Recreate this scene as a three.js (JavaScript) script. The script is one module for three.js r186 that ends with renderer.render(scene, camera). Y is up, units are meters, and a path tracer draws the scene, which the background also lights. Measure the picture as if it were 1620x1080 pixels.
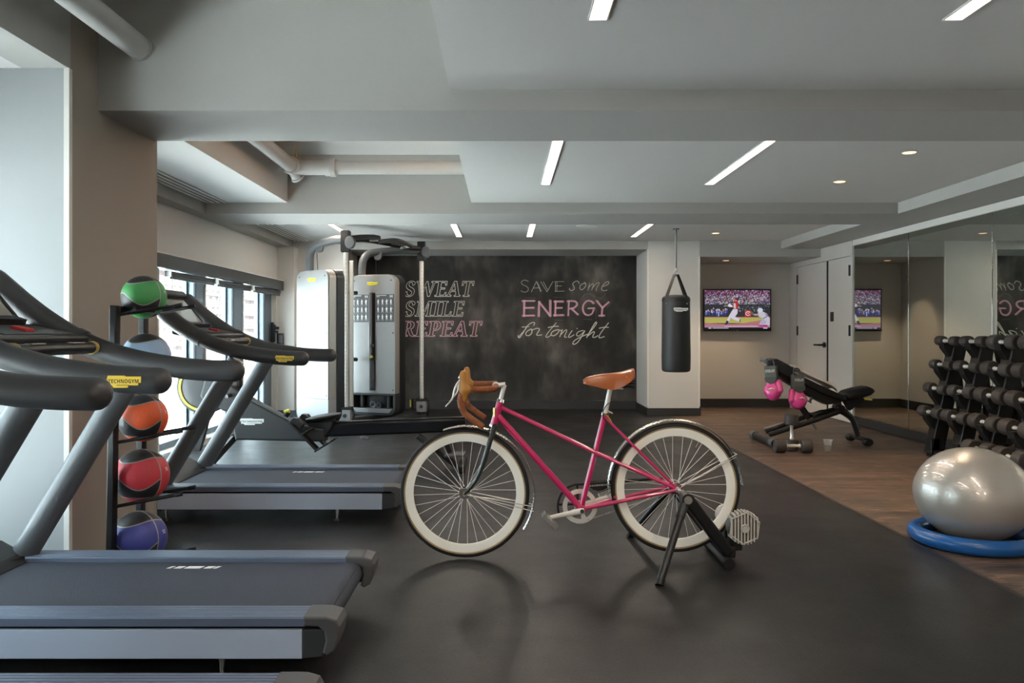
import * as THREE from 'three';
import { RoundedBoxGeometry } from 'three/addons/geometries/RoundedBoxGeometry.js';
import { mergeGeometries, toCreasedNormals } from 'three/addons/utils/BufferGeometryUtils.js';
import { MarchingCubes } from 'three/addons/objects/MarchingCubes.js';
import { RectAreaLightUniformsLib } from 'three/addons/lights/RectAreaLightUniformsLib.js';

// ---------------------------------------------------------------- camera, sky, sun, exposure
const scene = new THREE.Scene();
const EYE = 1.19, F = 1250, CX = 797, CY = 524;                 // eye height (m), focal length and vanishing point (pixels of the 1620 x 1080 frame)
const camera = new THREE.PerspectiveCamera(2 * Math.atan(540 / F) * 180 / Math.PI, 1.5, 0.05, 400);
camera.position.set(0, EYE, 0);
camera.setViewOffset(1620, 1080, 810 - CX, 540 - CY, 1620, 1080);
scene.add(camera);
const renderer = new THREE.WebGLRenderer({ antialias: true });
renderer.toneMapping = THREE.LinearToneMapping;
renderer.toneMappingExposure = 1.22;
renderer.shadowMap.enabled = true;
RectAreaLightUniformsLib.init();
const SUN_DIR = new THREE.Vector3(0.42, 0.88, 0.1).normalize();
scene.background = new THREE.Color(0.78, 0.89, 1.0);              // bright hazy daytime sky, the same all round
scene.backgroundIntensity = 11;
const sun = new THREE.DirectionalLight(0xfbfaf8, 78);
sun.position.copy(SUN_DIR).multiplyScalar(120).add(new THREE.Vector3(-30, 0, -60)); sun.target.position.set(-30, 0, -60);
sun.castShadow = true; sun.shadow.mapSize.set(2048, 2048);
Object.assign(sun.shadow.camera, { left: -110, right: 110, top: 110, bottom: -110, near: 1, far: 300 });
scene.add(sun, sun.target);
const LED = 36, LED_COLOR = 0xffeddb, LED_GLOW = 3.2;           // ceiling strips: light, colour, how bright the diffuser looks

// ---------------------------------------------------------------- helpers
const V = (x, y, z) => new THREE.Vector3(x, y, z);
const at = (px, py, d) => V((px - CX) * d / F, EYE - (py - CY) * d / F, -d);   // a photographed point at depth d metres
let seed = 7; const rnd = () => { seed = (seed * 1664525 + 1013904223) >>> 0; return seed / 4294967296; };
const rr = (a, b) => a + (b - a) * rnd();
const used = {};
function numbered(n) { const k = used[n] = (used[n] ?? -1) + 1; return k ? n + '_' + String(k).padStart(3, '0') : n; }
function clean(g) { g = g.index ? g.toNonIndexed() : g.clone(); for (const k of Object.keys(g.attributes)) if (!['position', 'normal', 'uv'].includes(k)) g.deleteAttribute(k); if (!g.attributes.uv) g.setAttribute('uv', new THREE.BufferAttribute(new Float32Array(g.attributes.position.count * 2), 2)); if (!g.attributes.normal) g.computeVertexNormals(); g.clearGroups(); return g; }
const merge = (list) => (list = list.flat(9)).length === 1 ? list[0] : mergeGeometries(list.map(clean));
function mesh(name, geo, m, parent = scene, label) {
  const o = new THREE.Mesh(Array.isArray(geo) ? merge(geo) : geo, m);
  o.name = parent === scene ? numbered(name) : name; o.castShadow = o.receiveShadow = true;
  if (label) o.userData.label = label;
  parent.add(o); return o;
}
function tag(o, label, category, group) { Object.assign(o.userData, { label, category }); if (group) o.userData.group = group; return o; }
function thing(name, label, category, pos = V(0, 0, 0), ry = 0, group) {
  const o = new THREE.Group(); o.name = numbered(name); o.position.copy(pos); o.rotation.y = ry; scene.add(o); return tag(o, label, category, group);
}
function part(name, parent, pos, rot) { const o = new THREE.Group(); o.name = name; if (pos) o.position.copy(pos); if (rot) o.rotation.set(...rot); parent.add(o); return o; }
function struct(name, geo, m, parent = scene) { const o = mesh(name, geo, m, parent); if (parent === scene) o.userData.kind = 'structure'; return o; }
function dup(root, pos, label, group, ry) { const r = root.clone(); r.name = numbered(root.name.replace(/_\d{3}$/, '')); r.userData = { ...root.userData, label: label ?? root.userData.label }; if (group) r.userData.group = group; scene.add(r); r.position.copy(pos); if (ry !== undefined) r.rotation.y = ry; return r; }
// uv in metres, projected along each face's main axis
function metreUV(g, sx = 1, sy = 1) {
  g = clean(g); const p = g.attributes.position, n = g.attributes.normal, uv = new Float32Array(p.count * 2);
  for (let i = 0; i < p.count; i++) {
    const ax = Math.abs(n.getX(i)), ay = Math.abs(n.getY(i)), az = Math.abs(n.getZ(i)), x = p.getX(i), y = p.getY(i), z = p.getZ(i);
    const [u, v] = ay >= ax && ay >= az ? [x, -z] : ax >= az ? [-z, y] : [x, y];
    uv[i * 2] = u / sx; uv[i * 2 + 1] = v / sy;
  }
  g.setAttribute('uv', new THREE.BufferAttribute(uv, 2)); return g;
}
// axis-aligned block between two depths (metres from the camera) and two heights
const block = (x0, x1, y0, y1, d0, d1) => metreUV(new THREE.BoxGeometry(x1 - x0, y1 - y0, d1 - d0).translate((x0 + x1) / 2, (y0 + y1) / 2, -(d0 + d1) / 2));
function box(w, h, d, x = 0, y = 0, z = 0, r = 0.004, seg = 2) {
  r = Math.min(r, w / 2.01, h / 2.01, d / 2.01);
  const g = r > 0 ? new RoundedBoxGeometry(w, h, d, seg, r) : new THREE.BoxGeometry(w, h, d); return metreUV(g.translate(x, y, z));
}
const UPV = V(0, 1, 0);
function rod(a, b, r, r2 = r, seg = 14, cap = true) {            // cylinder from a to b
  const L = a.distanceTo(b), g = new THREE.CylinderGeometry(r2, r, L, seg, 1, !cap);
  return g.applyQuaternion(new THREE.Quaternion().setFromUnitVectors(UPV, b.clone().sub(a).normalize())).translate((a.x + b.x) / 2, (a.y + b.y) / 2, (a.z + b.z) / 2);
}
function beam(a, b, w, h, r = 0.004) {                           // box section from a to b, w across, h up
  const L = a.distanceTo(b), g = new RoundedBoxGeometry(w, h, L, 2, Math.min(r, w / 2.1, h / 2.1)), m = new THREE.Matrix4().lookAt(b, a, UPV);
  return g.applyMatrix4(m).translate((a.x + b.x) / 2, (a.y + b.y) / 2, (a.z + b.z) / 2);
}
function loft(secs, caps = true) {                               // closed rings of equally many points
  const n = secs[0].length, pos = [], uv = [], idx = [];
  secs.forEach((s, i) => s.forEach((p, j) => { pos.push(p.x, p.y, p.z); uv.push(j / n, i / (secs.length - 1)); }));
  for (let i = 0; i + 1 < secs.length; i++) for (let j = 0; j < n; j++) { const a = i * n + j, b = i * n + (j + 1) % n; idx.push(a, b, a + n, b, b + n, a + n); }
  if (caps) for (const [i, flip] of [[0, 1], [secs.length - 1, 0]]) {
    const c = secs[i].reduce((q, p) => q.add(p), V(0, 0, 0)).divideScalar(n), k = pos.length / 3; pos.push(c.x, c.y, c.z); uv.push(.5, .5);
    for (let j = 0; j < n; j++) { const a = i * n + j, b = i * n + (j + 1) % n; flip ? idx.push(k, b, a) : idx.push(k, a, b); }
  }
  const g = new THREE.BufferGeometry(); g.setAttribute('position', new THREE.Float32BufferAttribute(pos, 3)); g.setAttribute('uv', new THREE.Float32BufferAttribute(uv, 2)); g.setIndex(idx); g.computeVertexNormals(); return g;
}
// a bent tube through points; radii may vary, ends may be domed
function tube(pts, r, { seg = 40, rad = 14, closed = false, dome = false, tension = 0.5, sy = 1 } = {}) {
  const c = new THREE.CatmullRomCurve3(pts, closed, 'catmullrom', tension), fr = c.computeFrenetFrames(seg, closed), secs = [];
  const ring = (p, i, k) => { const o = []; for (let j = 0; j < rad; j++) { const a = j / rad * Math.PI * 2; o.push(p.clone().addScaledVector(fr.normals[i], Math.cos(a) * k).addScaledVector(fr.binormals[i], Math.sin(a) * k * sy)); } return o; };
  const R = (t) => { if (!Array.isArray(r)) return r; const f = t * (r.length - 1), i = Math.min(r.length - 2, Math.floor(f)); return r[i] + (r[i + 1] - r[i]) * (f - i); };
  if (dome) for (const a of [80, 60, 40, 20]) { const q = a * Math.PI / 180; secs.push(ring(c.getPointAt(0).addScaledVector(fr.tangents[0], -Math.sin(q) * R(0) * dome), 0, Math.cos(q) * R(0))); }
  for (let i = 0; i <= seg; i++) secs.push(ring(c.getPointAt(i / seg), i, R(i / seg)));
  if (dome) for (const a of [20, 40, 60, 80]) { const q = a * Math.PI / 180; secs.push(ring(c.getPointAt(1).addScaledVector(fr.tangents[seg], Math.sin(q) * R(1) * dome), seg, Math.cos(q) * R(1))); }
  const g = loft(secs, !closed); return dome || closed ? g : toCreasedNormals(g, 0.9);
}
function lathe(prof, seg = 32) { return toCreasedNormals(new THREE.LatheGeometry(prof.map(([r, y]) => new THREE.Vector2(r, y)), seg), 0.6); }
function poly(pts, hole) { const s = new THREE.Shape(pts.map(([x, y]) => new THREE.Vector2(x, y))); if (hole) s.holes.push(new THREE.Path(hole.map(([x, y]) => new THREE.Vector2(x, y)))); return s; }
function extrude(shape, depth, bevel = 0.004, seg = 2) {         // centred on z
  const g = new THREE.ExtrudeGeometry(shape, { depth: Math.max(1e-4, depth - 2 * bevel), bevelEnabled: bevel > 0, bevelSize: bevel, bevelThickness: bevel, bevelOffset: -bevel, bevelSegments: seg, curveSegments: 14 });
  return g.translate(0, 0, -Math.max(1e-4, depth - 2 * bevel) / 2);
}
function rrect(w, h, r, cx = 0, cy = 0) {
  const s = new THREE.Shape(), x = cx - w / 2, y = cy - h / 2, rs = Array.isArray(r) ? r : [r, r, r, r]; // bl, br, tr, tl
  s.moveTo(x + rs[0], y); s.lineTo(x + w - rs[1], y); s.absarc(x + w - rs[1], y + rs[1], rs[1], -Math.PI / 2, 0); s.lineTo(x + w, y + h - rs[2]); s.absarc(x + w - rs[2], y + h - rs[2], rs[2], 0, Math.PI / 2);
  s.lineTo(x + rs[3], y + h); s.absarc(x + rs[3], y + h - rs[3], rs[3], Math.PI / 2, Math.PI); s.lineTo(x, y + rs[0]); s.absarc(x + rs[0], y + rs[0], rs[0], Math.PI, Math.PI * 1.5); return s;
}
function unitUV(g) { g = clean(g); g.computeBoundingBox(); const b = g.boundingBox, p = g.attributes.position, uv = g.attributes.uv; for (let i = 0; i < p.count; i++) uv.setXY(i, (p.getX(i) - b.min.x) / (b.max.x - b.min.x), (p.getY(i) - b.min.y) / (b.max.y - b.min.y)); return g; }
function blob(sdf, c, half, n = 44) {                            // mesh of a distance field
  const mc = new MarchingCubes(n, new THREE.MeshStandardMaterial(), false, false, 80000), h = n / 2, p = V(0, 0, 0);
  for (let k = 0; k < n; k++) for (let j = 0; j < n; j++) for (let i = 0; i < n; i++) mc.field[i + j * n + k * n * n] = -sdf(p.set((i - h) / h, (j - h) / h, (k - h) / h).multiplyScalar(half).add(c));
  mc.isolation = 0; mc.update();
  const g = new THREE.BufferGeometry(); g.setAttribute('position', new THREE.BufferAttribute(mc.positionArray.slice(0, mc.count * 3), 3)); g.setAttribute('normal', new THREE.BufferAttribute(mc.normalArray.slice(0, mc.count * 3), 3));
  g.setAttribute('uv', new THREE.BufferAttribute(new Float32Array(mc.count * 2), 2));
  return g.scale(half, half, half).translate(c.x, c.y, c.z);
}
const smin = (a, b, k) => { const h = Math.max(0, Math.min(1, .5 + .5 * (b - a) / k)); return b + (a - b) * h - k * h * (1 - h); };
const capsule = (p, a, b, ra, rb) => { const ab = b.clone().sub(a), t = Math.max(0, Math.min(1, p.clone().sub(a).dot(ab) / ab.lengthSq())); return p.distanceTo(a.clone().addScaledVector(ab, t)) - (ra + (rb - ra) * t); };

// ---------------------------------------------------------------- textures
const hash = (x, y, s) => { let h = (x * 374761393 + y * 668265263 + s * 974634777) | 0; h = Math.imul(h ^ (h >>> 13), 1274126177); return ((h ^ (h >>> 16)) >>> 0) / 4294967296; };
function vnoise(x, y, per, s) { const i = Math.floor(x), j = Math.floor(y), f = x - i, g = y - j, w = (a) => ((a % per) + per) % per, u = f * f * (3 - 2 * f), v = g * g * (3 - 2 * g); return (hash(w(i), w(j), s) * (1 - u) + hash(w(i + 1), w(j), s) * u) * (1 - v) + (hash(w(i), w(j + 1), s) * (1 - u) + hash(w(i + 1), w(j + 1), s) * u) * v; }
function fbm(x, y, per, s, oct = 4) { let a = 0, k = .5, t = 0; for (let o = 0; o < oct; o++) { a += k * vnoise(x, y, per, s + o); t += k; x *= 2; y *= 2; per *= 2; k *= .55; } return a / t; }
function dtex(w, h, fn, srgb, rep) {
  const d = new Uint8Array(w * h * 4); for (let y = 0; y < h; y++) for (let x = 0; x < w; x++) { const c = fn(x / w, y / h, x, y), o = (y * w + x) * 4; for (let k = 0; k < 3; k++) d[o + k] = Math.max(0, Math.min(255, Array.isArray(c) ? c[k] : c)); d[o + 3] = 255; }
  const t = new THREE.DataTexture(d, w, h); t.wrapS = t.wrapT = THREE.RepeatWrapping; t.magFilter = THREE.LinearFilter; if (srgb) t.colorSpace = THREE.SRGBColorSpace; if (rep) t.repeat.set(...rep); t.needsUpdate = true; return t;
}
function ctex(w, h, draw) { const c = document.createElement('canvas'); c.width = w; c.height = h; draw(c.getContext('2d'), w, h); const t = new THREE.CanvasTexture(c); t.colorSpace = THREE.SRGBColorSpace; t.magFilter = THREE.LinearFilter; return t; }
const paintBump = dtex(256, 256, (u, v, x, y) => 110 + 60 * fbm(u * 32, v * 32, 32, 3) + 40 * hash(x, y, 5), false, [1.6, 1.6]);
const rubberCol = dtex(1024, 1024, (u, v, x, y) => { const f = fbm(u * 8, v * 8, 8, 11, 5), s = hash(x >> 1, y >> 1, 4), k = 37 + 18 * (f - .5) + 16 * (hash(x, y, 9) - .5) + (s > .985 ? 22 : s > .95 ? 9 : 0); return [k, k * .985, k * .975]; }, true, [.55, .55]);
const rubberBump = dtex(512, 512, (u, v, x, y) => 90 + 90 * hash(x >> 1, y >> 1, 21) + 60 * fbm(u * 24, v * 24, 24, 22, 3), false, [1.1, 1.1]);
const rubberRough = dtex(512, 512, (u, v, x, y) => { const k = 90 + 50 * (fbm(u * 7, v * 7, 7, 31, 4) - .5) + 16 * hash(x, y, 8); return [k, k, k]; }, false, [.4, .4]);
// timber-look vinyl: boards run along x, 0.15 m wide, 1.2 m long (tile = 2.4 x 1.2 m)
const woodTex = dtex(2048, 1024, (u, v) => {
  const row = Math.floor(v * 8), fy = v * 8 - row, off = hash(row, 3, 1), bx = (u * 2 + off) % 2, b = Math.floor(bx), fx = bx - b, id = hash(row, b, 77);
  const g = fbm(u * 10 + id * 5, v * 200, 1600, 41, 4), g2 = fbm(u * 26, v * 46 + id * 9, 208, 45, 3), kn = fbm(u * 5, v * 12, 40, 51, 3);
  const k = .66 + .14 * (id - .5) + .8 * (g - .5) + .5 * (g2 - .5) + .25 * (kn - .5), e = Math.min(fy, 1 - fy) < .012 || Math.min(fx, 1 - fx) < .0016 ? .72 : 1;
  return [128 * k * e, 104 * k * e, 87 * k * e];
}, true, [1 / 2.4, 1 / 1.2]);
const beltBump = dtex(256, 256, (u, v, x, y) => 60 + 190 * hash(x >> 1, y >> 1, 61), false, [4, 4]);
const brushed = dtex(256, 256, (u, v, x, y) => { const k = 90 + 70 * fbm(u * 4, v * 120, 120, 71, 2) + 26 * hash(x >> 4, y, 6); return [k, k, k]; }, false, [1.2, 1.2]);
const leatherBump = dtex(256, 256, (u, v, x, y) => 120 + 110 * fbm(u * 40, v * 40, 40, 81, 3), false, [5, 5]);
const hammer = dtex(128, 128, (u, v) => { const s = Math.sin(u * Math.PI * 16) * Math.sin(v * Math.PI * 16); return 128 + 110 * s; }, false, [1, 1]);
const ribs = dtex(8, 1024, (u, v) => 128 + 80 * Math.sin(v * Math.PI * 2 * 110) + 40 * hash(0, Math.floor(v * 300), 4), false);
const concrete = dtex(512, 512, (u, v, x, y) => { const k = 215 + 30 * (fbm(u * 9, v * 9, 9, 91, 4) - .5) + 8 * hash(x, y, 3); return [k * .985, k * .985, k]; }, true, [.1, .1]);
const brickTex = dtex(512, 512, (u, v) => { const r = Math.floor(v * 32), fy = v * 32 - r, c = u * 12 + (r % 2) * .5, fx = c - Math.floor(c), id = hash(Math.floor(c) % 12, r, 5); if (fy < .13 || fx < .05) return [66, 58, 56]; const k = .86 + .28 * id; return [58 * k, 40 * k, 38 * k]; }, true, [1 / 3, 1 / 3]);
// ---------------------------------------------------------------- materials
const std = (color, roughness = .6, o = {}) => new THREE.MeshPhysicalMaterial({ color, roughness, ...o });
const M = {
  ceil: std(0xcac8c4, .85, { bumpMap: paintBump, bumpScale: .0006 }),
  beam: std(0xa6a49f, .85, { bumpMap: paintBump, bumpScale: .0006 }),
  wall: std(0xc9c6c1, .8, { bumpMap: paintBump, bumpScale: .0008 }),
  column: std(0x9b8f84, .8, { bumpMap: paintBump, bumpScale: .0008 }),
  trim: std(0xd8d5cf, .6), daylitFace: std(0x9fa2a2, .8, { bumpMap: paintBump, bumpScale: .0006 }),
  base: std(0x2c2b2a, .55),
  rubber: std(0xffffff, 1, { map: rubberCol, bumpMap: rubberBump, bumpScale: .0006, roughnessMap: rubberRough, specularIntensity: .45 }),
  wood: std(0xffffff, .5, { map: woodTex, bumpMap: woodTex, bumpScale: .0006 }),
  edge: std(0x262423, .5),
  black: std(0x0d0d0e, .5), satin: std(0x151516, .38), gloss: std(0x101012, .22), mat: std(0x1c1c1e, .75),
  grip: std(0x363637, .46, { bumpMap: leatherBump, bumpScale: .0003 }),
  tube: std(0x565a5d, .42), darkgrey: std(0x303234, .5),
  anod: std(0x6d788c, .4, { metalness: .45 }),
  skirt: std(0xb4bfd2, .42, { metalness: .15 }),
  capgrey: std(0x4a4a4b, .5), beltm: std(0x373b47, .75, { bumpMap: beltBump, bumpScale: .0012 }),
  chrome: std(0xd9d9d6, .16, { metalness: 1 }), steel: std(0xb9b9b6, .3, { metalness: 1 }),
  white: std(0xdcdad2, .45), alu: std(0xd8d6d0, .36, { metalness: .3 }),
  silver: std(0x949595, .34, { metalness: .35, roughnessMap: brushed, roughness: .8 }),
  pink: std(0xc01d5c, .28, { clearcoat: 1, clearcoatRoughness: .08 }),
  fork: std(0x161c19, .42, { clearcoat: .3, clearcoatRoughness: .2 }),
  tape: std(0x7c4118, .6, { bumpMap: leatherBump, bumpScale: .0006 }), hood: std(0xa5702c, .55),
  leather: std(0x9a4f1e, .34, { bumpMap: leatherBump, bumpScale: .0002, clearcoat: .5, clearcoatRoughness: .25 }),
  tyre: std(0x171717, .7), tan: std(0x9c8462, .7), rim: std(0xf0ede2, .35), spoke: std(0xe6e4de, .35, { metalness: .1 }),
  fender: std(0xc9c6bf, .24, { metalness: 1, bumpMap: hammer, bumpScale: .0015 }),
  vinyl: std(0x18181a, .42, { bumpMap: leatherBump, bumpScale: .0003 }),
  pinkglove: std(0xd13f85, .32, { clearcoat: .5, clearcoatRoughness: .2 }), cuff: std(0x4b4d4b, .7), logowhite: std(0xe8e6e2, .5),
  handle: std(0xe2e0da, .3, { metalness: .6 }), rubberdb: std(0x3a3634, .55), red: std(0xb03030, .5), yellow: std(0xd8d24a, .45),
  towel: std(0xdcd0c6, .95), blue: std(0x1b589a, .26),
  ball: std(0xbbb5ad, .3, { metalness: .4, bumpMap: ribs, bumpScale: .0005, clearcoat: 1, clearcoatRoughness: .05, sheen: .3 }),
  mirror: std(0xc4cac4, .015, { metalness: 1 }),
  glass: std(0xf4faf8, .02, { transmission: 1, thickness: 0, ior: 1.45 }),
  frame: std(0x707c86, .4, { metalness: .5 }), frameDark: std(0x2a3036, .4, { metalness: .4 }), blind: std(0x3a3e40, .7), cassette: std(0x1d2123, .35, { metalness: .5 }),
  pipe: std(0xa9a7a2, .55), brass: std(0xb39a62, .4, { metalness: .7 }),
  glow: new THREE.MeshStandardMaterial({ color: 0xffffff, emissive: 0xffeedd, emissiveIntensity: LED_GLOW, roughness: .5 }),
  glowWarm: new THREE.MeshStandardMaterial({ color: 0xffffff, emissive: 0xffc890, emissiveIntensity: 2.2, roughness: .5 }),
  street: std(0xffffff, .9, { map: concrete }), brick: std(0xffffff, .9, { map: brickTex }), stone: std(0x44433f, .9), ledge: std(0x4a4542, .85), pane: std(0x2c343d, .3), sash: std(0x5a5651, .6),
};
// ---------------------------------------------------------------- the room
const XW = -3.13, XC = -2.15, XR = 4.5, XS = 3.92, HB = 2.36, HP = 2.47, HC = 2.946, D0 = -3.2;
const A0 = 4.19, A1 = 4.86, B0 = 7.86, B1 = 8.65, DP = 11.18, DC = 12.14, DA = 12.4;
struct('floor', block(-3.4, 2.32, -.12, 0, D0 - .2, 12.7), M.rubber);
struct('floor_wood', block(2.32, 4.8, -.12, -.004, D0 - .2, 12.7), M.wood);
struct('trim_1', block(2.315, 2.338, -.01, .0015, D0, DP), M.edge);
struct('ceiling', block(-3.4, 4.8, HC, HC + .2, D0 - .2, 12.7), M.ceil);
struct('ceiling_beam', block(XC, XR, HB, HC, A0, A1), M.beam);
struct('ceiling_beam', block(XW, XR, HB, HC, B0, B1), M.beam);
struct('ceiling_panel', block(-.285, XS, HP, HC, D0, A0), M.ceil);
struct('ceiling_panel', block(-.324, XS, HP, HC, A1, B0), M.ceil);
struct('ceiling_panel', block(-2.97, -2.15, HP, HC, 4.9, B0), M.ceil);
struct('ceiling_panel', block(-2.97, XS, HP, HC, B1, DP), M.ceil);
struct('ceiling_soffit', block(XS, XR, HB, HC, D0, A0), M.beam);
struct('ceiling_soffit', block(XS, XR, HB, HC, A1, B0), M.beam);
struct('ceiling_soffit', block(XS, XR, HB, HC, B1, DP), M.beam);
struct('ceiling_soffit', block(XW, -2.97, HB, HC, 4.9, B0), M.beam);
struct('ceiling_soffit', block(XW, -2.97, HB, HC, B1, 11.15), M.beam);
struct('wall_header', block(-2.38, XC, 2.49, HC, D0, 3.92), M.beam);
struct('ceiling_niche', block(XW, -2.38, 2.49, 2.6, D0, 3.92), M.ceil);
struct('column', new THREE.BoxGeometry(.98, HC, .98).translate(-2.64, HC / 2, -4.41), M.column);
struct('column_daylit_face', block(XW, -2.17, 0, 2.49, 3.902, 3.92), M.daylitFace);  // thin sheet over the column's front, daylight put into its cooler grey
struct('trim_2', block(XC - .022, XC + .004, 0, 2.49, 3.9, 3.93), M.trim);
struct('column', block(XW, -2.25, 0, HC, 11.15, 12.4), M.wall);
struct('wall_pilaster', block(XW, -2.9, 0, HB, 10.93, 11.15), M.wall);
// left wall: window heads, sills and piers round the openings
{
  const w = (y0, y1, d0, d1) => block(-3.38, XW, y0, y1, d0, d1);
  struct('wall_left', [w(1.88, HC, 4.9, 11.15), w(-.1, .06, 4.9, 11.15), w(.06, 1.88, 10.87, 11.15), w(.06, 1.88, 4.9, 5.02), w(1.88, HC, D0, 4.9), w(-.1, .06, D0, 4.9), w(.06, 1.88, 3.8, 4.9), w(.06, 1.88, D0, 1.0)], M.wall);
}
struct('wall_back', block(-3.4, 4.8, -.1, HC, DA, DA + .25), M.wall);
struct('wall_chalk', block(-2.25, 2.04, 0, HC, DC + .02, DA), M.wall);
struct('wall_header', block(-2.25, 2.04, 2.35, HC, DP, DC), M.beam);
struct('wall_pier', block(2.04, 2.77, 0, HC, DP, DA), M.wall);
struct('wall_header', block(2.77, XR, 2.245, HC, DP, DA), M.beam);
struct('wall_right', block(XR + .02, 4.8, -.1, HC, D0, DA), M.wall);
struct('wall_front', block(-3.4, 4.8, -.1, HC, D0 - .25, D0), M.wall);
struct('trim_3', block(XR - .012, XR + .03, 2.29, HB, D0, 10.17), M.trim);
struct('trim_4', [block(2.028, 2.05, .13, 2.35, DP - .006, DP + .02), block(2.755, 2.776, .13, 2.245, DP - .006, DP + .02)], M.trim);
struct('baseboard_back', block(-2.25, 2.04, 0, .125, DC - .015, DC + .01), M.base);
struct('baseboard_pier', [block(2.025, 2.785, 0, .105, DP - .014, DP + .01), block(2.025, 2.045, 0, .105, DP, DC), block(2.765, 2.785, 0, .13, DP, DA)], M.base);
struct('baseboard_alcove', block(2.78, XR, 0, .135, DA - .016, DA + .01), M.base);
struct('baseboard_left', [block(XW, -2.88, 0, .1, 10.915, 10.95), block(-2.9, -2.24, 0, .1, 11.135, 11.16), block(-2.26, -2.235, 0, .1, 11.15, DC)], std(0x4a4f58, .5));
struct('baseboard_right', block(XR - .012, XR + .03, 0, .1, D0, 10.17), M.base);
// mirrors, one glass sheet per bay
const mirrorPlaces = [[10.165, 8.79, 'tall wall mirror sheet beside the white double doors, reflecting the television'], [8.784, 7.28, 'second mirror sheet from the doors, reflecting the grey wall pier'], [7.274, 5.78, 'third mirror sheet from the doors, behind the dumbbell rack, reflecting the chalkboard'], [5.774, 4.2, 'mirror sheet at the right edge of the photo behind the silver exercise ball']];
for (const [d1, d0, l] of mirrorPlaces) {
  const t = thing('wall_mirror', l, 'mirror', V(XR, 0, -(d0 + d1) / 2), 0, 'mirror sheets on the right wall');
  mesh('mirror_glass', box(.016, 2.185, d1 - d0 - .006, .01, 1.1955, 0, .0025, 2), M.mirror, t);
}
struct('wall_panel', block(XR - .001, XR + .02, .1, 2.29, D0, 4.195), M.wall);
// double doors in the right wall
{
  const w = 4.485;
  struct('wall_doors', [block(w, XR + .02, 2.17, HB, 10.18, DP), block(w, XR + .02, 2.17, 2.25, DP, DA), block(w, XR + .02, 0, 2.17, 12.1, DA), block(w, XR + .02, 0, 2.17, 10.172, 10.215)], M.wall);
  const leaf = (n, d0, d1, hinge) => {
    const g = part('door_' + n, scene, V(w + .004, 0, -(d0 + d1) / 2)); g.userData.kind = 'structure';
    mesh('door_leaf', box(.03, 2.155, d1 - d0, .016, 1.085, 0, .003), std(0xc9c6c0, .55), g);
    for (const y of [.25, 1.2, 1.98]) { const h = part('hinge', g, V(-.002, y, -(hinge - (d0 + d1) / 2))); mesh('hinge_plate', box(.012, .14, .04, 0, 0, 0, .002), M.black, h); mesh('knuckle', rod(V(-.008, -.07, 0), V(-.008, .07, 0), .008), M.black, h); }
    return g;
  };
  const a = leaf(1, 10.975, 12.09, 12.07), b = leaf(2, 10.225, 10.935, 10.25);
  const h = part('door_handle', a, V(-.002, 1.0, .49)); h.scale.setScalar(1.35); mesh('rose', rod(V(-.016, 0, 0), V(0, 0, 0), .028, .028, 20), M.black, h); mesh('lever', tube([V(-.01, 0, 0), V(-.055, 0, 0), V(-.06, 0, -.02), V(-.06, 0, -.13)], .0095, { seg: 16, rad: 10, dome: 1 }), M.black, h);
  mesh('leaf_gap_shade', box(.012, 2.155, .04, 0, 1.085, -.375 + .0, .002), M.black, b).position.z = .0;  // black strip filling the gap between the leaves, its shade given as colour
  const s = part('door_sign', b, V(-.004, 1.39, -.22)); mesh('sign_plate', box(.006, .13, .1, 0, 0, 0, .002), M.black, s);
}
// windows of the left wall
{
  const F0 = -3.36, F1 = -3.16;
  let n = 1;
  const glazing = (d0, d1, y0, y1) => {
    const g = part('window_' + n++, scene, V(-3.28, 0, -(d0 + d1) / 2)); g.userData.kind = 'structure';
    const h = (d1 - d0) / 2, bar = (w0, w1, y, z, t, dz) => box(.05, t, dz, 0, y, z, .004);
    mesh('window_frame', [box(.05, .06, d1 - d0, 0, y0 + .03, 0), box(.05, .06, d1 - d0, 0, y1 - .03, 0), box(.05, y1 - y0, .035, 0, (y0 + y1) / 2, h - .0175), box(.05, y1 - y0, .035, 0, (y0 + y1) / 2, -h + .0175)], M.frame, g);
    mesh('window_pane', box(.008, y1 - y0 - .1, d1 - d0 - .06, 0, (y0 + y1) / 2, 0, 0), M.glass, g);
  };
  const post = (d0, d1, y1) => { const g = part('window_post', scene, V(-3.24, 0, -(d0 + d1) / 2)); g.name = numbered('window_post'); g.userData.kind = 'structure'; const w = d1 - d0; mesh('mullion', box(.1, y1 - .06, w, 0, (y1 + .06) / 2, 0, .004), M.frame, g); mesh('mullion_edge', box(.02, y1 - .06, .03, .052, (y1 + .06) / 2, w / 2 - .012, .003), M.frameDark, g); mesh('mullion_strip', box(.02, y1 - .06, .025, .052, (y1 + .06) / 2, -w / 2 + .012, .003), M.trim, g); };
  for (const [a, b] of [[5.02, 5.86], [6.16, 6.99], [7.29, 8.14], [8.44, 9.28], [9.66, 10.49]]) glazing(a, b, .06, 1.88);
  for (const [a, b] of [[5.86, 6.16], [6.99, 7.29], [8.14, 8.44], [9.28, 9.66], [10.49, 10.87]]) post(a, b, 1.88);
  for (const [a, b] of [[1.0, 1.76], [2.02, 2.78], [3.04, 3.8]]) glazing(a, b, .06, 1.88);
  post(2.78, 3.04, 1.88); post(1.76, 2.02, 1.88);
}
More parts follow.
